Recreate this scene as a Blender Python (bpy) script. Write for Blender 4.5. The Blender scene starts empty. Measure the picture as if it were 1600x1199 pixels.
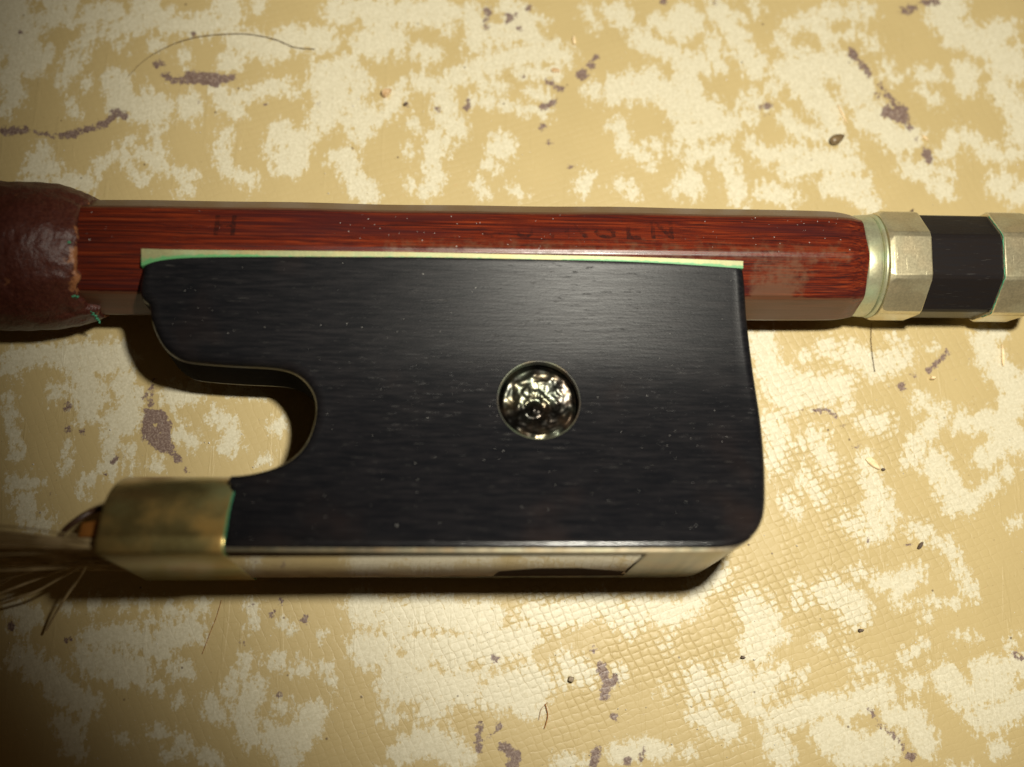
import bpy, bmesh, math, random
import numpy as np
from mathutils import Vector, Matrix, noise as mnoise

random.seed(7)
rng = np.random.default_rng(7)
MM = 0.001
scene = bpy.context.scene
R_ = math.radians

# ------------------------------------------------------------------ camera (all lengths in millimetres)
CAM = Vector((-3.5, -18.0, 82.0))
TGT = Vector((0.0, 0.0, 0.0))
HALF_TAN = 40.0 / (CAM - TGT).length          # 80 mm across the picture at the centre of the table
fwd = (TGT - CAM).normalized()
rgt = fwd.cross(Vector((0, 1, 0))).normalized()
upv = rgt.cross(fwd)
cam_data = bpy.data.cameras.new("camera")
cam = bpy.data.objects.new("camera", cam_data)
scene.collection.objects.link(cam)
M3 = Matrix((rgt, upv, -fwd)).transposed()
cam.matrix_world = Matrix.Translation(CAM * MM) @ M3.to_4x4()
cam_data.sensor_width = 36
cam_data.lens = 18.0 / HALF_TAN
cam_data.clip_start = 0.002
cam_data.clip_end = 20
cam_data.dof.use_dof = True
cam_data.dof.focus_distance = 0.0810
cam_data.dof.aperture_fstop = 17
scene.camera = cam

# ------------------------------------------------------------------ light: a camera flash, dark room
world = bpy.data.worlds.new("World")
scene.world = world
world.use_nodes = True
bg = world.node_tree.nodes["Background"]
bg.inputs[0].default_value = (1.0, 0.62, 0.30, 1)
bg.inputs[1].default_value = 0.03
FLASH = Vector((14.5, 0.8, 83.0))
AIM = Vector((24, 17, 0))
ld = bpy.data.lights.new("camera_flash", 'SPOT')
ld.energy = 0.475
ld.color = (1.0, 0.95, 0.82)
ld.shadow_soft_size = 0.0026
ld.spot_size = R_(93)
ld.spot_blend = 0.7
lo = bpy.data.objects.new("camera_flash", ld)
scene.collection.objects.link(lo)
lo.location = FLASH * MM
lo.rotation_euler = (AIM - FLASH).to_track_quat('-Z', 'Y').to_euler()

scene.view_settings.view_transform = 'Standard'
scene.view_settings.look = 'None'
scene.view_settings.exposure = 0.0
scene.view_settings.gamma = 1.0
scene.cycles.max_bounces = 8
scene.cycles.use_denoising = True

# ------------------------------------------------------------------ placing helpers
def ray(px, py):
    a = (px - 800) / 800 * HALF_TAN
    b = (599.5 - py) / 800 * HALF_TAN
    return (fwd + rgt * a + upv * b)
def hit(px, py, p0, n):
    d = ray(px, py)
    return CAM + d * ((p0 - CAM).dot(n) / d.dot(n))
def on_table(px, py, z=0.0):
    return hit(px, py, Vector((0, 0, z)), Vector((0, 0, 1)))
def project(p):
    d = p - CAM
    k = d.dot(fwd) * HALF_TAN
    return 800 + 800 * d.dot(rgt) / k, 599.5 - 800 * d.dot(upv) / k

# ------------------------------------------------------------------ materials
def new_mat(name):
    m = bpy.data.materials.new(name)
    m.use_nodes = True
    nt = m.node_tree
    b = nt.nodes["Principled BSDF"]
    return m, nt, b
class NT:
    def __init__(s, nt):
        s.nt = nt
    def n(s, t, **kw):
        nd = s.nt.nodes.new(t)
        for k, v in kw.items():
            setattr(nd, k, v)
        return nd
    def l(s, a, b):
        s.nt.links.new(a, b)
    def coords(s, scale=(1, 1, 1), rot=(0, 0, 0), loc=(0, 0, 0)):
        tc = s.n('ShaderNodeTexCoord')
        mp = s.n('ShaderNodeMapping')
        mp.inputs['Scale'].default_value = [1000 * k for k in scale]
        mp.inputs['Rotation'].default_value = rot
        mp.inputs['Location'].default_value = loc
        s.l(tc.outputs['Object'], mp.inputs[0])
        return mp.outputs[0]
    def noise(s, vec, scale, detail=4, rough=0.55, dist=0.0):
        nd = s.n('ShaderNodeTexNoise')
        nd.inputs['Scale'].default_value = scale
        nd.inputs['Detail'].default_value = detail
        nd.inputs['Roughness'].default_value = rough
        nd.inputs['Distortion'].default_value = dist
        s.l(vec, nd.inputs['Vector'])
        return nd.outputs['Fac']
    def ramp(s, fac, stops):
        nd = s.n('ShaderNodeValToRGB')
        el = nd.color_ramp.elements
        while len(el) < len(stops):
            el.new(0.5)
        for e, (p, c) in zip(el, stops):
            e.position = p
            e.color = c if len(c) == 4 else (*c, 1)
        s.l(fac, nd.inputs[0])
        return nd.outputs[0]
    def g(s, v):
        return (v, v, v, 1)
    def step(s, fac, a, b):
        nd = s.n('ShaderNodeMapRange')
        nd.interpolation_type = 'SMOOTHSTEP'
        nd.inputs[1].default_value = a
        nd.inputs[2].default_value = b
        s.l(fac, nd.inputs[0])
        return nd.outputs[0]
    def math(s, op, a, b=None, clamp=False):
        nd = s.n('ShaderNodeMath', operation=op)
        nd.use_clamp = clamp
        for i, v in enumerate((a, b)):
            if v is None: continue
            if isinstance(v, (int, float)):
                nd.inputs[i].default_value = v
            else:
                s.l(v, nd.inputs[i])
        return nd.outputs[0]
    def mix(s, fac, a, b, mode='MIX'):
        nd = s.n('ShaderNodeMix', data_type='RGBA', blend_type=mode)
        for i, v in ((0, fac), (6, a), (7, b)):
            if isinstance(v, (int, float)):
                nd.inputs[i].default_value = v
            elif isinstance(v, tuple):
                nd.inputs[i].default_value = v if len(v) == 4 else (*v, 1)
            else:
                s.l(v, nd.inputs[i])
        return nd.outputs[2]
    def bump(s, h, strength, dist_mm, normal=None):
        nd = s.n('ShaderNodeBump')
        nd.inputs['Strength'].default_value = strength
        nd.inputs['Distance'].default_value = dist_mm * MM
        s.l(h, nd.inputs['Height'])
        if normal is not None:
            s.l(normal, nd.inputs['Normal'])
        return nd.outputs[0]

def mat_cloth():
    m, nt, b = new_mat("printed_oilcloth")
    k = NT(nt)
    c = k.coords()
    at = k.n('ShaderNodeAttribute', attribute_name='cream')
    am = k.n('ShaderNodeAttribute', attribute_name='mark')
    n1 = k.noise(c, 1.25, 6, 0.72, 0.2)
    c2 = k.coords(scale=(1.0, 0.42, 1), rot=(0, 0, R_(-28)))
    n2 = k.noise(c2, 2.6, 3, 0.6)
    nn = k.math('ADD', k.math('MULTIPLY', k.math('SUBTRACT', n1, 0.5), 2.5), k.math('MULTIPLY', k.math('SUBTRACT', n2, 0.5), 2.6))
    nf = k.noise(c, 5.5, 3, 0.7)
    f = k.math('ADD', k.math('ADD', at.outputs['Fac'], nn), k.math('MULTIPLY', k.math('SUBTRACT', nf, 0.5), 1.5))
    creamf = None
    # fine crackle of the embossed cloth
    wob = k.n('ShaderNodeTexNoise')
    wob.inputs['Scale'].default_value = 0.9
    wob.inputs['Detail'].default_value = 3
    k.l(c, wob.inputs['Vector'])
    wsc = k.n('ShaderNodeVectorMath', operation='MULTIPLY_ADD')
    k.l(wob.outputs['Color'], wsc.inputs[0])
    wsc.inputs[1].default_value = (0.55, 0.55, 0)
    k.l(c, wsc.inputs[2])
    def lines(ang, pitch):
        dt = k.n('ShaderNodeVectorMath', operation='DOT_PRODUCT')
        k.l(wsc.outputs[0], dt.inputs[0])
        dt.inputs[1].default_value = (math.cos(ang) / pitch, math.sin(ang) / pitch, 0)
        fr = k.math('FRACT', k.math('ADD', dt.outputs['Value'], 500.0))
        return k.math('MULTIPLY', k.math('ABSOLUTE', k.math('SUBTRACT', fr, 0.5)), 2.0)   # 1 on the line, 0 between
    la = lines(R_(26), 0.66)
    lb = lines(R_(108), 0.54)
    brk = k.noise(k.coords(loc=(5, 9, 0)), 1.2, 3)
    brk2 = k.noise(k.coords(loc=(15, 2, 0)), 1.1, 3)
    ga = k.math('MULTIPLY', k.step(la, 0.80, 0.97), k.step(brk, 0.36, 0.56))
    gb = k.math('MULTIPLY', k.step(lb, 0.80, 0.97), k.step(brk2, 0.40, 0.60))
    grv = k.math('MAXIMUM', ga, gb)
    pill = k.math('MULTIPLY', k.math('SUBTRACT', 1.0, k.math('POWER', la, 2.5)), k.math('SUBTRACT', 1.0, k.math('POWER', lb, 2.5)))
    cell = k.math('ADD', k.math('MULTIPLY', k.math('SUBTRACT', 1.0, grv), 0.5), k.math('MULTIPLY', pill, 0.6))
    at2 = k.n('ShaderNodeAttribute', attribute_name='weave')
    grid_amt = k.math('MULTIPLY', at2.outputs['Fac'], k.math('ADD', 0.25, k.step(k.noise(k.coords(loc=(3, 44, 0)), 0.20, 3), 0.36, 0.60)))
    f = k.math('ADD', f, k.math('MULTIPLY', k.math('MULTIPLY', k.math('SUBTRACT', pill, 0.6), grid_amt), 0.7))
    creamf = k.step(f, -0.42, 0.16)
    n3 = k.noise(c, 0.16, 3)
    tan = k.mix(n3, (0.43, 0.332, 0.152), (0.51, 0.398, 0.190))
    n4 = k.noise(c, 5.0, 3, 0.7)
    cream = k.mix(k.step(n4, 0.3, 0.75), (0.54, 0.49, 0.345), (0.66, 0.61, 0.455))
    # scuffed cream: tan shows through in small worn spots
    n5 = k.noise(c2, 3.6, 4, 0.65)
    thin = k.step(n5, 0.60, 0.72)
    cream = k.mix(k.math('MULTIPLY', thin, 0.55), cream, tan)
    col = k.mix(creamf, tan, cream)
    groove = grv
    col = k.mix(k.math('MULTIPLY', groove, k.math('ADD', k.math('MULTIPLY', grid_amt, 0.16), 0.03)), col, (0.40, 0.27, 0.12))
    # purple brown printed marks, scratched
    f2 = k.math('ADD', am.outputs['Fac'], k.math('ADD', k.math('MULTIPLY', k.math('SUBTRACT', k.noise(c, 2.2, 4, 0.65), 0.5), 1.0), k.math('MULTIPLY', k.math('SUBTRACT', n4, 0.5), 0.5)))
    mk = k.step(f2, -0.10, 0.06)
    cs = k.coords(scale=(1, 0.12, 1), rot=(0, 0, R_(40)))
    n7 = k.noise(cs, 6.0, 3, 0.6)
    mcol = k.mix(k.step(k.noise(c, 6.5, 3, 0.7), 0.42, 0.66), (0.13, 0.080, 0.072), (0.27, 0.20, 0.17))
    mcol = k.mix(k.step(n7, 0.66, 0.72), mcol, (0.55, 0.46, 0.33))
    col = k.mix(k.math('MULTIPLY', mk, 0.94), col, mcol)
    # tiny specks of dirt and rusty tint
    vs = k.n('ShaderNodeTexVoronoi', feature='F1')
    vs.inputs['Scale'].default_value = 0.55
    k.l(c, vs.inputs['Vector'])
    sp = k.math('SUBTRACT', 1.0, k.step(vs.outputs['Distance'], 0.035, 0.07))
    sr = k.n('ShaderNodeSeparateColor')
    k.l(vs.outputs['Color'], sr.inputs[0])
    sp = k.math('MULTIPLY', sp, k.step(sr.outputs[0], 0.45, 0.6))
    col = k.mix(k.math('MULTIPLY', sp, 0.75), col, (0.10, 0.06, 0.035))
    vs2 = k.n('ShaderNodeTexVoronoi', feature='F1')
    vs2.inputs['Scale'].default_value = 1.7
    k.l(c, vs2.inputs['Vector'])
    sp2 = k.math('SUBTRACT', 1.0, k.step(vs2.outputs['Distance'], 0.04, 0.11))
    sr2 = k.n('ShaderNodeSeparateColor')
    k.l(vs2.outputs['Color'], sr2.inputs[0])
    sp2 = k.math('MULTIPLY', sp2, k.step(sr2.outputs[1], 0.55, 0.8))
    col = k.mix(k.math('MULTIPLY', sp2, 0.5), col, (0.22, 0.14, 0.07))
    rust = k.step(k.noise(k.coords(loc=(31, 7, 0)), 1.3, 3, 0.7), 0.70, 0.78)
    col = k.mix(k.math('MULTIPLY', rust, 0.22), col, (0.62, 0.26, 0.14))
    k.l(col, b.inputs['Base Color'])
    # relief
    h1 = k.math('MULTIPLY', cell, k.math('ADD', k.math('MULTIPLY', grid_amt, 1.0), 0.10))
    e2 = k.noise(k.coords(scale=(1, 0.10, 1), rot=(0, 0, R_(-62))), 1.1, 3, 0.6)
    crease = k.step(e2, 0.60, 0.66)
    h2 = k.math('MULTIPLY', k.noise(c, 4.5, 4, 0.6), 0.35)
    h = k.math('ADD', k.math('ADD', h1, h2), k.math('MULTIPLY', crease, 0.35))
    h = k.math('ADD', h, k.math('MULTIPLY', creamf, 0.15))
    k.l(k.bump(h, 0.55, 0.06), b.inputs['Normal'])
    k.l(k.math('ADD', k.math('MULTIPLY', n4, 0.2), 0.36), b.inputs['Roughness'])
    b.inputs['Specular IOR Level'].default_value = 0.40
    return m

def mat_ebony(name="ebony", tint=(0.0045, 0.0048, 0.0060), rough=0.25, spec=0.105):
    m, nt, b = new_mat(name)
    k = NT(nt)
    c = k.coords()
    cl = k.coords(scale=(0.09, 1, 1))
    g1 = k.noise(cl, 4.2, 5, 0.7)
    cl2 = k.coords(scale=(0.16, 1.6, 1.6))
    g2 = k.noise(cl2, 5.5, 3, 0.6)
    pores = k.step(g2, 0.63, 0.74)
    big = k.noise(c, 0.12, 3)
    base = k.mix(k.step(g1, 0.35, 0.75), tint, (0.012, 0.011, 0.012))
    base = k.mix(k.math('MULTIPLY', pores, 0.22), base, (0.10, 0.095, 0.085))
    base = k.mix(k.math('MULTIPLY', k.step(big, 0.55, 0.75), 0.3), base, (0.030, 0.018, 0.014))
    k.l(base, b.inputs['Base Color'])
    k.l(k.math('ADD', k.math('MULTIPLY', g1, 0.14), rough), b.inputs['Roughness'])
    h = k.math('ADD', k.math('MULTIPLY', g1, 0.7), k.math('MULTIPLY', pores, -0.35))
    h = k.math('ADD', h, k.math('MULTIPLY', k.noise(c, 6.0, 3, 0.6), 0.25))
    k.l(k.bump(h, 0.50, 0.03), b.inputs['Normal'])
    b.inputs['Specular IOR Level'].default_value = spec
    return m

def mat_stickwood():
    m, nt, b = new_mat("red_varnished_wood")
    k = NT(nt)
    c = k.coords()
    g1 = k.noise(k.coords(scale=(0.008, 1, 1)), 7.0, 6, 0.76)
    g2 = k.noise(k.coords(scale=(0.018, 1.5, 1.5)), 9.0, 3, 0.6)
    g4 = k.noise(k.coords(scale=(0.16, 1.2, 1.2)), 7.0, 2, 0.6)
    g3 = k.noise(k.coords(scale=(0.06, 0.7, 0.7)), 0.9, 3)
    col = k.ramp(g1, [(0.30, (0.018, 0.004, 0.003)), (0.45, (0.075, 0.010, 0.005)), (0.57, (0.145, 0.021, 0.007)), (0.74, (0.26, 0.056, 0.016))])
    col = k.mix(k.math('MULTIPLY', k.step(g2, 0.50, 0.60), 0.85), col, (0.022, 0.006, 0.006))
    col = k.mix(k.math('MULTIPLY', k.step(g4, 0.62, 0.70), 0.45), col, (0.03, 0.012, 0.012))
    col = k.mix(k.math('MULTIPLY', k.step(g3, 0.46, 0.66), 0.75), col, (0.040, 0.009, 0.009))
    at = k.n('ShaderNodeAttribute', attribute_name='worn_reflect')
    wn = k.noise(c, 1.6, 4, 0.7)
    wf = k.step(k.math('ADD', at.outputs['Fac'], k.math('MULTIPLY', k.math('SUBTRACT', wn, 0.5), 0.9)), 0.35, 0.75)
    col = k.mix(k.math('MULTIPLY', wf, 0.70), col, (0.105, 0.048, 0.022))  # one brown for real wear and for the table's reflection painted on facets
    k.l(col, b.inputs['Base Color'])
    k.l(k.math('ADD', k.math('MULTIPLY', g2, 0.25), k.math('ADD', k.math('MULTIPLY', wf, 0.2), 0.14)), b.inputs['Roughness'])
    h = k.math('ADD', k.math('MULTIPLY', g1, 0.8), k.math('MULTIPLY', k.noise(k.coords(scale=(0.3, 1, 1)), 2.0, 3), 0.5))
    k.l(k.bump(h, 0.35, 0.03), b.inputs['Normal'])
    b.inputs['Specular IOR Level'].default_value = 0.38
    b.inputs['Coat Weight'].default_value = 0.12
    b.inputs['Coat Roughness'].default_value = 0.16
    return m

def mat_metal(name, base=(0.62, 0.55, 0.33), green=0.35, orange=0.25, rough=0.36, metallic=0.85, edge_green=False, scl=1.0, bands=0.0):
    m, nt, b = new_mat(name)
    k = NT(nt)
    c = k.coords()
    n1 = k.noise(c, 0.45 * scl, 3, 0.5)
    n2 = k.noise(k.coords(loc=(11, 5, 3)), 0.7 * scl, 3, 0.5)
    n3 = k.noise(c, 6, 3, 0.7)
    col = k.mix(k.step(n3, 0.3, 0.8), tuple(v * 0.85 for v in base), tuple(min(1, v * 1.1) for v in base))
    if bands:      # upright streaks worn across the strip
        bn = k.noise(k.coords(scale=(1, 0.04, 0.04)), 1.1, 4, 0.7)
        col = k.mix(k.math('MULTIPLY', k.step(bn, 0.40, 0.66), bands), col, tuple(v * 0.45 for v in base))
    gf = k.step(n1, 0.40, 0.72)
    of = k.step(n2, 0.40, 0.72)
    col = k.mix(k.math('MULTIPLY', gf, green), col, (0.26, 0.36, 0.20))
    col = k.mix(k.math('MULTIPLY', of, orange), col, (0.55, 0.24, 0.03))
    patina = k.math('MAXIMUM', k.math('MULTIPLY', gf, green), k.math('MULTIPLY', of, orange))
    if edge_green:
        at = k.n('ShaderNodeAttribute', attribute_name='verdigris')
        ef = k.step(k.math('ADD', at.outputs['Fac'], k.math('MULTIPLY', k.math('SUBTRACT', k.noise(c, 2.2, 3), 0.5), 0.8)), 0.35, 0.7)
        col = k.mix(k.math('MULTIPLY', ef, 0.9), col, (0.055, 0.25, 0.085))
        patina = k.math('MAXIMUM', patina, ef)
    k.l(col, b.inputs['Base Color'])
    k.l(k.math('MULTIPLY', k.math('SUBTRACT', 1.0, k.math('MULTIPLY', patina, 0.8)), metallic), b.inputs['Metallic'])
    k.l(k.math('ADD', k.math('MULTIPLY', n3, 0.10), rough - 0.05), b.inputs['Roughness'])
    sc1 = k.noise(k.coords(scale=(1, 0.05, 0.05), rot=(0, 0, R_(12))), 9.0, 2, 0.6)
    h = k.math('ADD', k.math('ADD', k.math('MULTIPLY', n3, 0.08), k.noise(c, 0.9, 2)), k.math('MULTIPLY', k.step(sc1, 0.60, 0.70), -0.22))
    k.l(k.bump(h, 0.3, 0.04), b.inputs['Normal'])
    return m

def mat_leather():
    m, nt, b = new_mat("worn_brown_leather")
    k = NT(nt)
    c = k.coords()
    n1 = k.noise(c, 0.55, 5, 0.65, 0.6)
    n2 = k.noise(c, 4.5, 4, 0.7)
    col = k.mix(k.step(n2, 0.3, 0.75), (0.046, 0.011, 0.008), (0.090, 0.024, 0.014))
    at = k.n('ShaderNodeAttribute', attribute_name='worn_reflect')
    wf = k.step(k.math('ADD', at.outputs['Fac'], k.math('MULTIPLY', k.math('SUBTRACT', k.noise(c, 0.8, 4, 0.7), 0.5), 3.2)), 0.75, 1.1)
    wb = k.math('MULTIPLY', k.step(n1, 0.66, 0.74), 0.8)
    wf = k.math('MAXIMUM', wf, wb)
    col = k.mix(k.math('MULTIPLY', wf, 0.85), col, (0.32, 0.13, 0.05))
    k.l(col, b.inputs['Base Color'])
    k.l(k.math('ADD', k.math('MULTIPLY', n2, 0.25), 0.30), b.inputs['Roughness'])
    v = k.n('ShaderNodeTexVoronoi', feature='DISTANCE_TO_EDGE')
    v.inputs['Scale'].default_value = 1.3
    k.l(c, v.inputs['Vector'])
    h = k.math('ADD', k.math('MULTIPLY', k.step(v.outputs['Distance'], 0, 0.12), 0.12), k.math('MULTIPLY', k.noise(k.coords(rot=(0, 0, R_(30)), scale=(1, 0.6, 1)), 2.2, 5, 0.6), 1.5))
    k.l(k.bump(h, 0.6, 0.14), b.inputs['Normal'])
    b.inputs['Specular IOR Level'].default_value = 0.42
    return m

def mat_pearl():
    m, nt, b = new_mat("mother_of_pearl")
    k = NT(nt)
    c = k.coords(scale=(0.35, 1, 0.6))
    n1 = k.noise(c, 0.9, 5, 0.6, 1.2)
    col = k.ramp(n1, [(0.30, (0.14, 0.065, 0.04)), (0.44, (0.32, 0.20, 0.13)), (0.56, (0.50, 0.36, 0.26)), (0.72, (0.24, 0.14, 0.08))])
    k.l(col, b.inputs['Base Color'])
    b.inputs['Roughness'].default_value = 0.22
    b.inputs['Coat Weight'].default_value = 0.6
    return m

def mat_plain(name, col, rough=0.6, metallic=0.0, col2=None, scale=3.0, bump=0.0, bd=0.05):
    m, nt, b = new_mat(name)
    k = NT(nt)
    c = k.coords()
    n = k.noise(c, scale, 4, 0.65)
    cc = k.mix(k.step(n, 0.35, 0.7), col, col2 or tuple(v * 1.5 for v in col))
    k.l(cc, b.inputs['Base Color'])
    b.inputs['Roughness'].default_value = rough
    b.inputs['Metallic'].default_value = metallic
    if bump:
        k.l(k.bump(n, bump, bd), b.inputs['Normal'])
    return m

def mat_stamp():
    m, nt, b = new_mat("worn_burnt_stamp")
    k = NT(nt)
    c = k.coords()
    at = k.n('ShaderNodeAttribute', attribute_name='ink')
    n = k.noise(c, 2.6, 4, 0.7)
    f = k.step(k.math('ADD', at.outputs['Fac'], k.math('MULTIPLY', k.math('SUBTRACT', n, 0.5), 1.3)), 0.35, 0.85)
    b.inputs['Base Color'].default_value = (0.022, 0.007, 0.006, 1)
    b.inputs['Roughness'].default_value = 0.4
    k.l(k.math('MULTIPLY', f, 0.68), b.inputs['Alpha'])
    return m

M_CLOTH = mat_cloth()
M_EBONY = mat_ebony()
M_EBONY_EDGE = mat_ebony("ebony_polished_edge", (0.0045, 0.0048, 0.0060), 0.12, 0.5)
M_EBONY_CUT = mat_ebony("ebony_cut", (0.008, 0.006, 0.005), 0.8, 0.03)
M_EBONY2 = mat_ebony("ebony_button", (0.014, 0.011, 0.010))
M_WOOD = mat_stickwood()
M_SILVER = mat_metal("nickel_silver", (0.72, 0.64, 0.42), 0.15, 0.12, 0.34, 0.85)
M_COLLAR = mat_metal("tarnished_collar_metal", (0.50, 0.50, 0.33), 0.55, 0.12, 0.36, 0.7)
M_FERRULE = mat_metal("tarnished_ferrule_metal", (0.42, 0.35, 0.14), 0.32, 0.42, 0.30, 0.88, True, 0.5)
M_LINER = mat_metal("liner_metal", (0.27, 0.27, 0.13), 0.5, 0.15, 0.5, 0.35, True)
M_MOUNT = mat_metal("slide_mount_metal", (0.25, 0.22, 0.155), 0.1, 0.15, 0.32, 0.75, bands=0.7)
M_LEATHER = mat_leather()
M_PEARL = mat_pearl()
M_VERD = mat_plain("verdigris", (0.03, 0.17, 0.09), 0.8, col2=(0.06, 0.27, 0.14), bump=0.5)
M_HAIR = mat_plain("horse_hair", (0.42, 0.31, 0.15), 0.35, col2=(0.65, 0.51, 0.29), scale=0.6)
M_WEDGE = mat_plain("orange_wedge_wood", (0.28, 0.10, 0.015), 0.6, col2=(0.40, 0.16, 0.03), bump=0.3)
M_STAMP = mat_stamp()
M_EYE = mat_metal("dark_eye_metal", (0.052, 0.050, 0.046), 0.15, 0.12, 0.30, 1.0)
M_EYERIM = mat_metal("eye_rim_metal", (0.07, 0.068, 0.06), 0.3, 0.1, 0.50, 0.7)
M_GLUE = mat_plain("dark_glue_gap", (0.022, 0.010, 0.005), 1.0, bump=0.5)
M_GLUE.node_tree.nodes['Principled BSDF'].inputs['Specular IOR Level'].default_value = 0.05
M_DARKHAIR = mat_plain("brown_hair", (0.05, 0.022, 0.012), 0.4, col2=(0.10, 0.05, 0.025))
M_SEED = mat_plain("seed_shell", (0.13, 0.085, 0.04), 0.35, col2=(0.24, 0.17, 0.085), scale=2.5, bump=0.6, bd=0.06)
M_CRUMB = mat_plain("crumb", (0.45, 0.28, 0.13), 0.7, col2=(0.70, 0.52, 0.32), bump=0.5)
M_STRAW = mat_plain("straw", (0.72, 0.52, 0.28), 0.6, col2=(0.88, 0.72, 0.45), bump=0.3)
M_DUST = mat_plain("dust", (0.60, 0.58, 0.52), 0.8, col2=(0.85, 0.83, 0.78))
M_GRIT = mat_plain("grit", (0.06, 0.04, 0.03), 0.6, col2=(0.16, 0.10, 0.06))

# ------------------------------------------------------------------ mesh helpers
ROOT = None
def link(name, verts, faces, mat, parent=None, smooth=None, attrs=None, origin=None, wn=False):
    """verts in world millimetres; smooth: None = flat, number = angle in degrees for sharp edges."""
    me = bpy.data.meshes.new(name)
    o0 = origin if origin is not None else Vector((0, 0, 0))
    me.from_pydata([((v[0] - o0[0]) * MM, (v[1] - o0[1]) * MM, (v[2] - o0[2]) * MM) for v in verts], [], faces)
    me.update()
    bm = bmesh.new(); bm.from_mesh(me)
    bmesh.ops.recalc_face_normals(bm, faces=bm.faces)
    bm.to_mesh(me); bm.free()
    if attrs:
        for nme, vals in attrs.items():
            a = me.attributes.new(nme, 'FLOAT', 'POINT')
            a.data.foreach_set('value', np.asarray(vals, dtype=np.float32))
    if smooth is not None:
        me.polygons.foreach_set('use_smooth', [True] * len(me.polygons))
        me.set_sharp_from_angle(angle=R_(smooth))
    me.materials.append(mat)
    ob = bpy.data.objects.new(name, me)
    if wn:
        md = ob.modifiers.new('wn', 'WEIGHTED_NORMAL'); md.keep_sharp = True; md.weight = 80
    scene.collection.objects.link(ob)
    if parent is not None:
        ob.parent = parent
        base = Vector((0, 0, 0))
        p = parent
        ob.matrix_parent_inverse = Matrix.Translation(-root_loc(parent))
    ob.location = o0 * MM if parent is None else o0 * MM
    return ob
def root_loc(p):
    if p.parent is None:
        return Vector(p.location)
    return Vector((0, 0, 0)) + Vector(p["_loc"]) if "_loc" in p else Vector((0, 0, 0))
def tag(o, label=None, cat=None, group=None, kind=None):
    if label: o['label'] = label
    if cat: o['category'] = cat
    if group: o['group'] = group
    if kind: o['kind'] = kind
    return o
def loft(rings, caps=(True, True)):
    verts = [p for r in rings for p in r]
    n = len(rings[0])
    faces = []
    for i in range(len(rings) - 1):
        for j in range(n):
            a = i * n + j; b_ = i * n + (j + 1) % n
            faces.append((a, b_, b_ + n, a + n))
    if caps[0]: faces.append(tuple(range(n)))
    if caps[1]: faces.append(tuple(range((len(rings) - 1) * n, len(rings) * n)))
    return verts, faces
def tube(pts, rad, sides=6):
    pts = [Vector(p) for p in pts]
    rings = []
    for i, p in enumerate(pts):
        t = (pts[min(i + 1, len(pts) - 1)] - pts[max(i - 1, 0)]).normalized()
        a = t.cross(Vector((0, 0, 1)))
        if a.length < 1e-4: a = t.cross(Vector((0, 1, 0)))
        a.normalize(); c = t.cross(a)
        r = rad[i] if isinstance(rad, (list, tuple)) else rad
        rings.append([p + a * r * math.cos(2 * math.pi * j / sides) + c * r * math.sin(2 * math.pi * j / sides) for j in range(sides)])
    return loft(rings)
def merge(parts):
    V, F = [], []
    for v, f in parts:
        o = len(V); V += list(v); F += [tuple(i + o for i in q) for q in f]
    return V, F
def catmull(pts, n=8, closed=False):
    out = []
    m = len(pts)
    seg = m if closed else m - 1
    for i in range(seg):
        if closed: p = [pts[(i + k) % m] for k in (-1, 0, 1, 2)]
        else: p = [pts[max(0, min(m - 1, i + k))] for k in (-1, 0, 1, 2)]
        for s in range(n):
            t = s / n
            out.append(tuple(0.5 * ((2 * b) + (-a + c) * t + (2 * a - 5 * b + 4 * c - d) * t * t + (-a + 3 * b - 3 * c + d) * t ** 3)
                             for a, b, c, d in zip(*p)))
    if not closed: out.append(tuple(pts[-1]))
    return out

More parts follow.
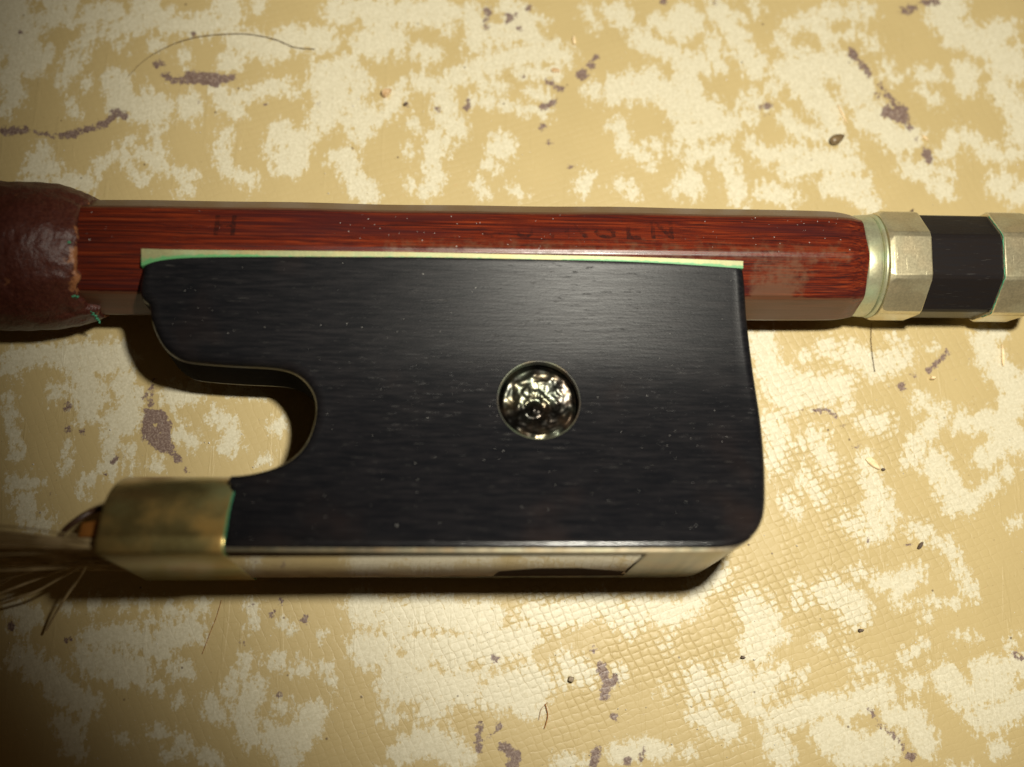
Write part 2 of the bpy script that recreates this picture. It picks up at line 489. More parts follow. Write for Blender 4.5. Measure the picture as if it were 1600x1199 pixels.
# ------------------------------------------------------------------ table top: printed cloth with drawn print fields
def build_table():
    fx = np.concatenate([np.array([-420, -300, -220, -160, -120, -95, -80, -70]), np.arange(-62, 62.01, 0.3), np.array([70, 80, 95, 120, 160, 220, 300, 420])])
    fy = np.concatenate([np.array([-420, -300, -200, -140, -100, -80, -65, -55]), np.arange(-46, 58.01, 0.3), np.array([66, 76, 90, 110, 150, 220, 320, 420])])
    X, Y = np.meshgrid(fx, fy)
    nx, ny = len(fx), len(fy)
    P = np.stack([X, Y, np.zeros_like(X)], -1) - np.array(CAM)
    kk = P @ np.array(fwd) * HALF_TAN
    kk = np.maximum(kk, 1.0)
    PX = 800 + 800 * (P @ np.array(rgt)) / kk
    PY = 599.5 - 800 * (P @ np.array(upv)) / kk
    def field(items, init=-60.0):
        F = np.full(X.shape, init)
        for ox, oy, s, r, pts in items:
            r = r * s
            q = [(ox + a * s, oy + b_ * s) for a, b_ in pts]
            if len(q) == 1: q = q * 2
            for (x0, y0), (x1, y1) in zip(q[:-1], q[1:]):
                pad = r + 40
                m = (PX > min(x0, x1) - pad) & (PX < max(x0, x1) + pad) & (PY > min(y0, y1) - pad) & (PY < max(y0, y1) + pad)
                if not m.any(): continue
                px, py = PX[m], PY[m]
                dx, dy = x1 - x0, y1 - y0
                L = dx * dx + dy * dy
                t = np.clip(((px - x0) * dx + (py - y0) * dy) / L, 0, 1) if L > 0 else 0
                d = r - np.hypot(px - x0 - t * dx, py - y0 - t * dy)
                F[m] = np.maximum(F[m], d)
        return F
    T1 = (0, 0, .3375); T2 = (530, 0, .3375); T3 = (1060, 0, .3375); T4 = (0, 880, .3375); T5 = (530, 880, .3375); T6 = (1060, 880, .3375)
    T7 = (1180, 500, .317); T8 = (0, 540, .3125)
    def parse(tile, txt):
        out = []
        for it in txt.replace('\n', ' ').split(';'):
            it = it.split()
            if not it: continue
            r = float(it[0]); pts = [tuple(float(v) for v in p.split(',')) for p in it[1:]]
            out.append((*tile, r, pts))
        return out
    cream = []
    cream += parse(T1, """90 50,50 80,200 150,260; 80 0,150; 50 40,350 60,450; 30 30,500; 45 200,80 450,60 520,60; 35 420,150 340,280 300,380;
 20 390,380; 15 330,470 345,520; 45 520,130 600,110 720,80 850,120 1020,110; 60 680,30; 25 560,200; 30 720,200; 50 1070,60 1040,20; 30 1200,20;
 55 1100,180 1250,230 1350,180 1500,180; 60 1560,50; 35 1100,270 1040,300; 30 850,270; 60 530,380 560,470; 70 650,500 730,500; 65 880,490;
 25 720,620 740,700; 15 680,400; 40 1000,420 1090,500; 30 1090,460 1250,400 1350,410; 70 1500,350 1560,450 1500,520; 60 1560,330;
 60 1300,620 1380,660 1330,750; 20 1240,700 1290,780; 20 1390,770; 40 1450,600; 30 1550,720 1600,780; 25 1040,620 1020,720 1060,790 1160,840;
 35 200,690 150,780 240,780; 40 130,850 400,850; 20 450,790 550,700 600,640; 22 560,700 620,800 680,830; 22 640,700 800,800 900,820; 35 850,870""")
    cream += parse(T2, """60 50,50 250,60 500,50; 60 200,130 250,200 120,200; 20 500,130; 25 350,230 450,240; 50 40,300 100,400; 50 60,460 100,600;
 40 30,560 200,530 270,450; 40 370,380 450,400 560,350; 25 410,280; 25 300,390; 45 600,320 800,260 1000,230; 50 620,60 640,200; 40 720,150 850,150;
 45 780,30 870,100 900,180; 25 600,350 750,400; 30 850,330 1000,330; 40 1050,260; 45 480,440 490,540 540,600; 40 450,640 430,740; 30 490,690;
 35 450,820 390,890; 18 620,460 780,480 950,510; 18 880,420 960,450; 60 750,680; 35 710,760; 20 330,700; 25 340,570; 18 330,850; 20 650,850 670,900;
 45 30,720 60,820 130,890; 18 1150,40 1190,120; 30 1250,50 1330,100 1300,30; 35 1480,100 1560,130; 35 1380,160 1450,210 1560,250; 40 1180,420;
 60 1280,420 1380,390 1520,420 1580,500; 30 1450,340; 28 1290,580 1330,680 1440,740; 25 1460,660; 20 1550,690; 25 1150,820 1120,880;
 20 1300,850 1370,900; 30 1560,880; 15 840,900; 15 800,880; 15 940,90""")
    cream += parse(T3, """80 30,100; 45 180,50 280,180 370,320; 30 160,180 190,300; 20 430,370 450,430; 10 270,50 310,90; 50 40,290 110,290;
 70 40,400 60,500 140,520; 50 30,620 180,580 230,570; 35 60,720 200,700 250,800 280,920; 60 60,850; 20 350,20 370,50; 35 520,110 640,90 700,180;
 30 680,60 880,50; 25 470,190 560,260 700,260; 60 500,320 600,400 700,520; 60 560,300 750,310 850,420; 35 680,560 740,600 620,610; 40 800,450;
 50 860,540 950,580 1000,650 1080,640; 40 930,510; 25 860,170 910,210; 18 960,300 1010,370; 20 800,150; 25 1110,340 1200,350; 12 1110,410 1200,470;
 60 1210,50 1280,150 1400,200 1500,150; 70 1260,30; 45 1330,320 1330,400; 70 1500,280 1570,300; 50 1480,400 1570,500 1580,620;
 25 330,440 380,470; 25 290,500 330,550; 30 500,540 540,600; 35 790,690; 30 350,660 400,740; 30 430,720 560,700; 50 520,780 650,740 800,760;
 35 400,880 520,920; 55 720,850 850,860; 45 880,930; 35 1060,770 1150,800 1240,890; 30 1240,720 1290,620 1380,640; 30 1250,800; 30 1400,700 1560,720;
 60 1500,850; 50 1580,900""")
    cream += parse(T7, """60 30,100 60,200 120,350 200,400; 75 120,300 300,350 420,320; 30 350,120 400,180; 25 250,180; 55 480,160 600,230 720,200; 22 690,90 760,150;
 45 560,500 640,500; 30 450,430; 30 800,400 930,460; 12 880,140; 60 1130,100 1180,200 1300,350 1250,460; 40 1200,50; 55 1020,500 1200,500 1300,600;
 40 870,520 800,600 770,680; 60 880,700 950,780 980,900 1050,900; 50 1130,680 1250,600; 30 1180,800 1120,850; 40 1250,740; 50 80,500 130,600 100,700;
 40 330,650 380,720; 30 230,600 330,560; 35 250,780 330,880; 30 150,880 200,950; 45 550,700 580,800 620,870 560,950 620,1050; 30 450,980 550,1080;
 30 780,1030 880,1060; 25 930,1100 1000,1160; 25 1290,1000; 40 660,960""")
    cream += parse(T6, """50 200,50 100,120 50,200; 75 340,200 400,260 360,400; 40 470,330; 25 560,100 570,180; 65 700,130 800,180 820,240; 40 830,50;
 40 930,80 1050,100 1100,50; 20 1010,130; 22 1280,10 1340,80 1360,150; 12 1000,185 1290,180; 25 1150,240; 25 660,360; 22 1130,380 1060,440;
 10 1290,335 1380,335; 20 1540,370; 13 780,400 840,480 960,515; 45 60,500 150,560 100,600; 60 250,500 300,600 420,560; 40 480,500; 30 560,520;
 45 100,700 250,790; 35 300,650 400,700; 55 450,730 600,680 800,650 950,600; 50 450,830 500,900; 80 700,780 800,880 950,850; 50 1000,700 1100,720 1150,850;
 40 1090,560; 60 1230,520 1330,620 1500,560; 50 1400,500 1570,470; 60 1400,720 1500,700 1580,650; 40 1480,860; 25 50,880""")
    cream += parse(T5, """70 100,200 250,260 400,220 550,260 700,250; 80 120,400 350,420 600,400 850,350; 80 250,560 450,560 750,600 900,550 880,640; 45 240,700;
 50 400,680 480,660; 60 900,220 1000,250 1200,180 1300,240; 55 1350,280 1400,200 1550,230; 50 1060,460 1130,520; 30 1030,560; 30 1300,510;
 60 300,870 420,820 550,900; 30 1020,920 1120,930; 40 1300,880 1400,860 1500,860; 15 1500,600; 20 1520,370""")
    cream += parse(T4, """40 50,200 150,250 100,300; 20 310,200; 30 430,190; 25 570,190; 25 660,180; 50 420,350 600,340 700,380 850,320 900,320;
 60 400,450 550,470 650,500; 25 550,560; 25 700,270; 20 780,200 800,260; 18 860,240 900,300; 30 800,490 870,500; 28 720,580; 18 830,635; 35 940,200;
 40 750,420; 60 100,450 200,500 300,600 400,650; 50 300,750 350,850; 45 980,660 1000,690; 25 1060,600 1100,500 1150,450; 50 1180,580 1120,700 1160,800;
 40 1290,460; 35 1390,490; 18 1500,490 1540,560; 35 1300,660; 60 1250,800 1380,820 1450,700; 60 1330,900; 35 730,790; 20 830,800 860,870 780,890;
 30 950,880 1000,930; 25 570,820; 20 1170,200 1170,300; 12 1310,280 1350,300; 12 1480,330""")
    cream += parse(T8, """50 250,30 100,60 50,100; 80 350,60 450,60 600,60; 65 400,150 450,250 430,320; 60 620,200 650,300 600,400; 40 560,350 560,480; 35 280,230;
 35 540,530 540,620; 35 640,520; 20 660,620; 28 780,600; 50 870,250 970,230; 35 900,430 970,480; 38 1070,360 1140,400 1170,470 1130,510;
 22 1150,220 1300,240; 35 1390,400; 20 1330,570; 10 40,290 80,250; 22 50,350 60,430 90,540; 9 330,480 325,610; 14 400,690 460,660; 15 400,740;
 30 60,690 180,690; 45 120,760 130,860 220,890""")
    marks = []
    marks += parse(T1, """18 720,295; 10 750,290; 14 760,340 800,370 850,370; 30 880,355 1005,365; 14 1040,370 1075,350; 16 10,605 110,605; 6 150,607 240,628;
 14 280,628 350,620; 12 350,610 480,575 520,540; 17 530,510 575,530; 10 90,140; 12 895,160; 7 920,465; 8 1480,475; 7 1225,480""")
    marks += parse(T2, """18 685,50; 12 680,90; 14 680,122; 18 790,85; 7 775,65 820,70; 10 835,132; 12 880,35; 15 1500,5; 15 1190,260; 16 1165,300; 26 1125,340;
 8 855,352; 10 960,378 985,380; 9 1010,400 1030,410; 14 940,495 995,470; 16 595,490; 8 597,460; 12 455,497; 8 310,482; 16 940,587; 12 975,655; 10 1070,775""")
    marks += parse(T3, """16 800,230 815,265; 12 840,285 880,340; 10 930,390 1000,470 1080,600; 10 925,440; 28 970,515 1040,540; 25 1040,510; 10 1110,640;
 18 1145,700 1165,735; 10 400,490 430,485; 8 385,495; 8 405,530; 12 1035,45 1090,35; 12 1065,60; 12 1130,10 1200,10; 12 170,8""")
    marks += parse(T7, """12 860,245 910,200 950,160; 15 865,245; 14 785,272; 22 725,325; 5 240,440; 8 290,448 350,445 400,470; 12 430,520; 13 500,620;
 12 760,1108; 8 558,1085""")
    marks += parse(T5, """22 720,443; 16 1175,398; 22 1215,480 1240,560 1230,620; 22 1275,540; 20 1275,715; 14 650,750 640,830 650,870; 18 740,760;
 25 760,850 820,900 800,940; 12 700,800; 20 1190,870 1180,930; 25 1335,920; 18 1400,900; 12 1420,865""")
    marks += parse(T6, """10 890,680 905,710; 6 920,740 1000,805 1070,890; 12 1000,805; 22 1080,895; 12 1560,420 1600,450""")
    marks += parse(T4, """14 1260,235; 18 1410,262; 14 1300,178; 8 1165,200; 18 50,290; 16 310,355; 14 1300,610; 7 1120,370; 8 65,370""")
    marks += parse(T8, """9 770,170 745,240 755,300; 28 745,340 730,450; 32 800,350 820,400 830,500; 22 760,480 800,510; 22 765,400 790,460; 16 850,510 890,570; 10 925,618;
 18 335,305; 20 335,415; 11 412,432; 10 560,560 600,555; 7 560,590; 9 700,255; 7 650,630; 8 525,650; 8 255,740; 5 485,388""")
    rr = random.Random(3)
    for _ in range(900):      # the print goes on beyond the picture
        x, y = rr.uniform(-1400, 3000), rr.uniform(-1600, 2400)
        if -20 < x < 1620 and -20 < y < 1220: continue
        x2, y2 = x + rr.uniform(-70, 70), y + rr.uniform(-60, 60)
        if -10 < x2 < 1610 and -10 < y2 < 1210: continue
        cream.append((0, 0, 1, rr.uniform(8, 32), [(x, y), (x2, y2)]))
        if rr.random() < 0.10: marks.append((0, 0, 1, rr.uniform(3, 8), [(x2, y2), (x2 + rr.uniform(-25, 25), y2 + rr.uniform(-25, 25))]))
    neg = parse(T5, "28 270,400; 26 480,480; 24 665,560; 22 200,270; 30 970,390; 26 790,215") + parse(T1, "30 190,180; 25 360,40; 25 380,230") + parse(T2, "28 75,100; 40 450,150; 40 345,290; 22 230,265; 45 170,300; 26 520,200")
    FC = field(cream)
    FN = field(neg)
    FC = np.minimum(FC, np.where(FN > -30, -FN, 60))
    FM = field(marks)
    weave = 0.20 + 0.85 * np.exp(-((PX - 1130) / 260) ** 2 - ((PY - 960) / 170) ** 2) + 0.75 * np.exp(-((PX - 1290) / 170) ** 2 - ((PY - 700) / 210) ** 2)
    weave += 0.45 * np.exp(-((PX - 860) / 260) ** 2 - ((PY - 1030) / 130) ** 2)
    weave = np.clip(weave, 0, 1)
    verts = np.stack([X.ravel(), Y.ravel(), np.zeros(X.size)], -1)
    # the cloth is not perfectly flat
    verts[:, 2] = 0.10 * np.sin(verts[:, 0] * 0.11 + 0.5) * np.sin(verts[:, 1] * 0.09 + 1) - 0.12
    idx = np.arange(nx * ny).reshape(ny, nx)
    q = np.stack([idx[:-1, :-1], idx[:-1, 1:], idx[1:, 1:], idx[1:, :-1]], -1).reshape(-1, 4)
    me = bpy.data.meshes.new("tabletop")
    me.from_pydata((verts * MM).tolist(), [], q.tolist())
    for nme, A in (('cream', FC * 0.05), ('mark', FM * 0.05), ('weave', weave)):
        a = me.attributes.new(nme, 'FLOAT', 'POINT')
        a.data.foreach_set('value', A.ravel().astype(np.float32))
    me.polygons.foreach_set('use_smooth', [True] * len(me.polygons))
    me.materials.append(M_CLOTH)
    ob = bpy.data.objects.new("tabletop", me)
    scene.collection.objects.link(ob)
    tag(ob, "old tan oilcloth with cream blotches and purple brown flecks under the bow", kind='structure')
    ob['category'] = 'tabletop'
build_table()

# ------------------------------------------------------------------ the bow: axis and frames
def axis_point(px, py):
    z = 4.6
    for _ in range(6):
        p = on_table(px, py, z)
        z = 4.6 - 0.015 * p.x
    return p
A0 = axis_point(200, 402.5)
A1 = axis_point(1250, 415.0)
eu = (A1 - A0).normalized()
def ax(u): return A0 + eu * u
mid = ax((A1 - A0).length * 0.5)
tc = (CAM - mid); tc -= eu * tc.dot(eu); b0 = tc.normalized()      # towards the camera, square to the stick
b1 = eu.cross(b0) * -1
if b1.y < 0: b1 = -b1
FOC = 800 / HALF_TAN
def scale_at(p): return (p - CAM).dot(fwd) / FOC                    # mm per photo pixel
RS = 90.5 * scale_at(A0) / 0.985
N_MID = R_(5.8)
zup = Vector((0, 0, 1)); zup = (zup - eu * zup.dot(eu)).normalized()
yup = zup.cross(eu); yup = yup if yup.y > 0 else -yup
ew = zup * math.cos(N_MID) + yup * math.sin(N_MID)                  # out of the frog's near side
ev = zup * math.sin(N_MID) - yup * math.cos(N_MID)                  # from stick to slide
def u_at(px, r=0.0, rel=0.0, lo_=-60, hi_=90):
    d = b0 * math.cos(rel) * r + b1 * math.sin(rel) * r
    for _ in range(50):
        m_ = 0.5 * (lo_ + hi_)
        if project(ax(m_) + d)[0] < px: lo_ = m_
        else: hi_ = m_
    return 0.5 * (lo_ + hi_)
print("RS", RS, "axis z", A0.z, A1.z, "theta view", math.degrees(math.atan2(b0.y, b0.z)))

base_pt = ax(u_at(700)) ; base_pt = Vector((base_pt.x, base_pt.y, 0))
bow = bpy.data.objects.new("string_instrument_bow", None)
scene.collection.objects.link(bow)
bow.location = base_pt * MM
tag(bow, "dark red bow lying on its side with black frog and brown leather grip", "instrument bow")

def part(name, verts, faces, mat, parent=None, smooth=None, attrs=None, wn=False):
    parent = parent or bow
    me_ob = link(name, verts, faces, mat, None, smooth, attrs, wn=wn)
    me_ob.parent = parent
    if parent is bow:
        me_ob.matrix_parent_inverse = Matrix.Translation(-base_pt * MM)
    return me_ob

def octo(u, r, edges_rel, chamfer=0.12):
    """Octagon with slightly rounded edges around the axis; edges_rel is the angle of one edge from the view."""
    pts = []
    for k in range(8):
        a = edges_rel + k * math.pi / 4
        for s in (-1, -0.33, 0.33, 1):
            aa = a + s * R_(3.4)
            rr = r * (0.9848 + 0.008 * (1 - abs(s)) )
            # keep the flats: radius at angle offset t from the edge
            flat = r * math.cos(math.pi / 8) / math.cos(math.pi / 8 - abs(s) * R_(3.4))
            rr = min(flat, r * 0.975 + 0.0 * u) if abs(s) < 0.5 else flat
            pts.append(ax(u) + b0 * math.cos(aa) * rr + b1 * math.sin(aa) * rr)
    return pts
def circ(u, r, n=64, c=None):
    return [ax(u) + b0 * math.cos(2 * math.pi * j / n) * r + b1 * math.sin(2 * math.pi * j / n) * r for j in range(n)]

# stick
u_end = u_at(1362, RS)
EDGE = R_(11)
def wobble(u): return 0.008 * math.sin(u * 0.21) + 0.005 * math.sin(u * 0.53 + 1)
us = list(np.linspace(-120, u_end - 1.6, 150)) + [u_end - 1.2, u_end - 0.7, u_end - 0.3, u_end]
rings = []
for u in us:
    r = RS * (1 + wobble(u))
    if u < -12: r = RS * (1 - 0.0012 * (-12 - u))
    k = (u - (u_end - 1.7)) / 1.7
    if k > 0: r *= 1 - 0.05 * k * k
    ring = octo(u, r, EDGE)
    t = min(1, max(0, (u - (u_end - 2.6)) / 2.4)) ** 1.5
    if t > 0:      # the flats run out into a round end under the collar
        rc_ = r * 0.965; c_ = ax(u)
        ring = [c_ + (p - c_) * ((1 - t) + t * rc_ / (p - c_).length) for p in ring]
    rings.append(ring)
v, f = loft(rings)
worn_reflect = []
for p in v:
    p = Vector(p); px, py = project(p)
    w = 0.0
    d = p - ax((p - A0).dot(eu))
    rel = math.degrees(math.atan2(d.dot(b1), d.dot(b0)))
    if rel > 57 or rel < -34: w = 0.85  # top and bottom facets: grazing reflection of the table painted in as brown
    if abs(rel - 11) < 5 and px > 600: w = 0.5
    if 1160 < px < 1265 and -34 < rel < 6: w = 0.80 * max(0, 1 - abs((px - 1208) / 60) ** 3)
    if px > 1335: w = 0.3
    worn_reflect.append(w)
stick = part("stick", v, f, M_WOOD, smooth=30, attrs={'worn_reflect': worn_reflect}, wn=True)

# brand stamp: each letter a thin inlay on the facet that faces up beside the frog
def facet_basis(rel_c):
    n_ = b0 * math.cos(rel_c) + b1 * math.sin(rel_c)
    t_ = -b0 * math.sin(rel_c) + b1 * math.cos(rel_c)
    return n_, t_
fn, ft = facet_basis(EDGE + math.pi / 8)
flat_r = RS * math.cos(math.pi / 8)
def stamp_letter(ch, px, py_c, hpx, ink, bottom=0.0, wscale=1.0):
    cu = bpy.data.curves.new("letter", 'FONT')
    cu.body = ch; cu.size = 1.0; cu.align_x = 'CENTER'; cu.resolution_u = 4; cu.offset = 0.015
    tmp = bpy.data.objects.new("letter", cu)
    scene.collection.objects.link(tmp)
    dg = bpy.context.evaluated_depsgraph_get(); dg.update()
    me = bpy.data.meshes.new_from_object(tmp.evaluated_get(dg))
    bpy.data.objects.remove(tmp); bpy.data.curves.remove(cu)
    p0 = ax(0) + fn * (flat_r + 0.012)
    c = hit(px, py_c, p0, fn)
    pt = hit(px, py_c - hpx / 2, p0, fn); pb = hit(px, py_c + hpx / 2, p0, fn)
    H = (pt - pb).dot(ft) / 0.70
    V = [c + eu * (q.co.x * H * wscale) + ft * ((q.co.y - 0.35) * H) + fn * (0.012 + flat_r * wobble((c - A0).dot(eu) + q.co.x * H)) for q in me.vertices]
    F = [tuple(p.vertices) for p in me.polygons]
    inkv = [ink + bottom * (0.35 - q.co.y) for q in me.vertices]
    bpy.data.meshes.remove(me)
    return V, F, inkv
for ch, px, py, h, ink, bot in (("H", 352, 352, 31, 0.62, 0.1), ("O", 768, 355, 31, 0.30, 0.6), ("U", 819, 355, 31, 0.32, 0.7), ("I", 862, 356, 31, 0.42, 0.3),
                                ("N", 900, 356, 31, 0.42, 0.5), ("G", 944, 357, 31, 0.46, 0.7), ("E", 988, 358, 31, 0.45, 0.9), ("N", 1034, 358, 31, 0.52, 0.4)):
    V, F, I = stamp_letter(ch, px, py, h, ink, bot)
    part("stamped_letter", V, F, M_STAMP, stick, attrs={'ink': I})

# button at the right end: collar, thin ring, octagonal ring, ebony, end ring
def yr(half_px, u): return half_px * scale_at(ax(u)) 
BEDGE = R_(-10)
def button():
    global btn
    u0 = u_end
    u1 = u_at(1384, yr(80, u_end)); u2 = u_at(1392, yr(82, u_end)); u3 = u_at(1459, yr(84, u_end)); u4 = u_at(1570, yr(82, u_end)); u5 = u_at(1640, yr(84, u_end))
    rc = yr(79, u0)
    body = part("button", *loft([octo_b(u3 - 0.4, yr(79, u3)), octo_b(u3, yr(79, u3)), octo_b(u3 + 0.15, yr(82, u3)), octo_b(u4 - 0.15, yr(81.5, u4)), octo_b(u4 + .1, yr(81, u4)), octo_b(u4 + 0.4, yr(79, u4))]), M_EBONY2, smooth=30, wn=True)
    part("collar", *loft([circ(u0 - 0.10, rc * 0.90), circ(u0 - 0.02, rc * 0.96), circ(u0 + 0.04, rc * 0.98), circ(u0 + 0.15, rc * 0.99), circ(u1 - 0.3, rc * 1.005), circ(u1 - 0.12, rc * 0.995), circ(u1 - 0.04, rc * 0.96), circ(u1 + 0.02, rc * 0.92)]), M_COLLAR, body, smooth=50)
    part("thin_ring", *loft([circ(u1 + 0.0, rc * 0.93), circ(u1 + 0.05, rc * 1.0), circ(u1 + 0.15, rc * 1.02), circ(u2 - 0.10, rc * 1.02), circ(u2 - 0.03, rc * 0.99), circ(u2 + 0.02, rc * 0.93)]), M_COLLAR, body, smooth=50)
    ro = yr(87, u3)
    def mixring(u, r, t):
        a = octo_b(u, r); b_ = octo_like_circ(u, r * 0.955)
        return [p * (1 - t) + q * t for p, q in zip(a, b_)]
    part("front_ring", *loft([mixring(u2 - 0.02, ro * 0.94, 1), mixring(u2 + 0.04, ro * 0.985, 0.8), mixring(u2 + 0.35, ro * 0.995, 0.1), octo_b(u2 + 0.5, ro), octo_b(u3 - 0.12, ro), octo_b(u3 - 0.03, ro * 0.992), octo_b(u3, ro * 0.97), octo_b(u3 + .01, ro * 0.9)]), M_SILVER, body, smooth=30, wn=True)
    r4 = yr(87.5, u4)
    part("end_ring", *loft([octo_b(u4, r4 * 0.9), octo_b(u4 + 0.005, r4 * 0.975), octo_b(u4 + 0.07, r4 * 0.995), octo_b(u4 + 0.15, r4), octo_b(u5 - 0.6, r4), octo_b(u5 - 0.25, r4 * 0.96), octo_b(u5, r4 * 0.86), octo_b(u5 + 0.25, r4 * 0.6), octo_b(u5 + 0.3, r4 * 0.3)]), M_SILVER, body, smooth=30, wn=True)
    # thin crusts of verdigris at the joints
    parts = []
    for (uu, rr_, a0, a1) in ((u4 - 0.0, r4 * 0.975, -1.3, 1.3),):
        m_ = 40
        pts = []
        for j in range(m_):
            a = a0 + (a1 - a0) * j / (m_ - 1)
            t = ((a - BEDGE) % (math.pi / 4)) - math.pi / 8
            fl = rr_ if uu < u0 + 0.2 else rr_ * math.cos(math.pi / 8) / math.cos(t)
            pts.append(ax(uu + 0.03 * math.sin(j * 2.3)) + b0 * math.cos(a) * fl + b1 * math.sin(a) * fl)
        parts.append(tube(pts, [0.015 + 0.035 * rng.random() for _ in range(m_)], 5))
    part("verdigris_crust", *merge(parts), M_VERD, body, smooth=60)
def octo_b(u, r): return octo(u, r, BEDGE)
def octo_like_circ(u, r):
    out = []
    for k in range(8):
        a = BEDGE + k * math.pi / 4
        for s in (-1, -0.33, 0.33, 1):
            aa = a + s * R_(3.4) * 3.0
            out.append(ax(u) + b0 * math.cos(aa) * r + b1 * math.sin(aa) * r)
    return out
button()

# ------------------------------------------------------------------ the frog
FA = RS + 0.12          # half thickness beside the stick
KB = 0.0
_g = np.linspace(-3, 23, 521)
_d = np.interp(_g, [-3, 0, 3, 8, 14, 20], [-0.25, -0.26, -0.25, -0.13, 0.18, 0.48]) + KB
_W = np.concatenate([[0], np.cumsum((_d[1:] + _d[:-1]) / 2 * np.diff(_g))])
_W = _W - np.interp(0, _g, _W) + FA
def W(v_): return float(np.interp(v_, _g, _W))
def Wd(v_): return float(np.interp(v_, _g, _d))
def to_uv(px, py):
    w = FA
    for _ in range(14):
        p = hit(px, py, A0 + ew * w, ew) - A0
        w = W(p.dot(ev))
    return p.dot(eu), p.dot(ev)
def F3(u, v_, w): return A0 + eu * u + ev * v_ + ew * w

outline_px = []
def seg(pts, n=6): 
    c = catmull(pts, n)
    outline_px.extend(c[:-1])
seg([(220, 422), (222, 408), (232, 398), (258, 393)], 5)
seg([(258, 393), (500, 391.5), (800, 394.5), (1000, 400), (1142, 406.5)], 10)
seg([(1142, 406.5), (1156, 409.5), (1163, 419), (1166, 440)], 5)
seg([(1166, 440), (1170, 500), (1180, 580), (1192, 660), (1198, 730), (1199, 780)], 8)
seg([(1199, 780), (1196, 806), (1186, 828), (1168, 845), (1145, 854), (1115, 857)], 7)
seg([(1115, 857), (900, 857.5), (600, 857), (345, 856)], 10)
seg([(345, 856), (347, 820), (352, 780), (358, 741)], 4)
seg([(358, 741), (375, 740), (400, 736), (428, 728), (455, 714), (477, 690), (490, 655), (491, 625), (481, 601), (462, 583), (435, 574), (400, 571)], 6)
seg([(400, 571), (360, 569), (320, 566), (288, 562), (268, 553), (252, 538), (241, 518), (234, 498), (230, 475), (219, 463), (216, 445), (220, 422)], 6)
OUT = [to_uv(*p) for p in outline_px]
VMAX = max(v_ for _, v_ in OUT)
print("VMAX", VMAX, "W", W(VMAX))
n_o = len(OUT)
area = sum(OUT[i][0] * OUT[(i + 1) % n_o][1] - OUT[(i + 1) % n_o][0] * OUT[i][1] for i in range(n_o))
sgn = 1 if area > 0 else -1
def inset(d):
    out = []
    for i in range(n_o):
        (x0, y0), (x1, y1), (x2, y2) = OUT[i - 1], OUT[i], OUT[(i + 1) % n_o]
        n1 = Vector((-(y1 - y0), x1 - x0)); n2 = Vector((-(y2 - y1), x2 - x1))
        if n1.length > 0: n1.normalize()
        if n2.length > 0: n2.normalize()
        nn = n1 + n2
        nn.normalize()
        kk = 1 / max(0.6, nn.dot(n1))
        out.append((x1 + sgn * nn.x * d * kk, y1 + sgn * nn.y * d * kk))
    return out
BV = 0.72
prof = [(BV, 0.0), (BV * 0.78, -0.02), (BV * 0.55, 0.02), (BV * 0.34, 0.11), (BV * 0.16, 0.26), (BV * 0.05, 0.44), (0, 0.66)]
rings = []
for d, drop in prof:
    rings.append([F3(u, v_, W(v_) - drop) for u, v_ in inset(d)])
for d, drop in reversed(prof):
    rings.append([F3(u, v_, -(W(v_)) + drop) for u, v_ in inset(d)])
v, f = loft(rings, (False, False))
V = [Vector(p) for p in v]; Fc = list(f)
# eye hole in the near face
EC = to_uv(842, 626)
ER = 67 * scale_at(F3(EC[0], EC[1], W(EC[1]))) * 0.99
EN = 48
from mathutils.geometry import delaunay_2d_cdt
def fillcap(side, d_in, ring_ids, hole=None):
    """Triangles over the hollowed face: the rim ring, the eye hole and a grid of points between them."""
    loop = inset(d_in)
    pts = [Vector(p) for p in loop]
    edges = [(i, (i + 1) % n_o) for i in range(n_o)]
    back = list(ring_ids)
    nh = 0
    if hole:
        for j in range(EN):
            a = 2 * math.pi * j / EN
            pts.append(Vector((EC[0] + ER * math.cos(a), EC[1] + ER * math.sin(a))))
        edges += [(n_o + i, n_o + (i + 1) % EN) for i in range(EN)]
        back += list(hole); nh = EN
    def inside(x, y, L):
        c = False
        for i in range(len(L)):
            (x0, y0), (x1, y1) = L[i], L[(i + 1) % len(L)]
            if (y0 > y) != (y1 > y) and x < (x1 - x0) * (y - y0) / (y1 - y0) + x0: c = not c
        return c
    us_ = [p[0] for p in loop]; vs_ = [p[1] for p in loop]
    st = 0.6
    for x in np.arange(min(us_), max(us_), st):
        for y in np.arange(min(vs_), max(vs_), st):
            if not inside(x, y, loop): continue
            if min((x - p[0]) ** 2 + (y - p[1]) ** 2 for p in loop) < 0.12: continue
            if hole and math.hypot(x - EC[0], y - EC[1]) < ER + 0.3: continue
            pts.append(Vector((x, y)))
    ov, oe, of, orig, _, _ = delaunay_2d_cdt(pts, edges, [], 0, 1e-5)
    idmap = []
    for co, og in zip(ov, orig):
        k = [o for o in og if o < n_o + nh]
        if k: idmap.append(back[k[0]])
        else:
            V.append(F3(co.x, co.y, side * W(co.y))); idmap.append(len(V) - 1)
    out = []
    for fc in of:
        cx = sum(ov[i].x for i in fc) / 3; cy = sum(ov[i].y for i in fc) / 3
        if not inside(cx, cy, loop): continue
        if hole and math.hypot(cx - EC[0], cy - EC[1]) < ER * 0.995: continue
        out.append(tuple(idmap[i] for i in fc))
    return out
hole = []
hr = []
for lvl, (rr_, dp) in enumerate(((1.0, 0), (0.985, 0.06), (0.98, 1.7))):
    ids = []
    for j in range(EN):
        a = 2 * math.pi * j / EN
        u, v_ = EC[0] + ER * rr_ * math.cos(a), EC[1] + ER * rr_ * math.sin(a)
        V.append(F3(u, v_, W(v_) - dp)); ids.append(len(V) - 1)
    hr.append(ids)
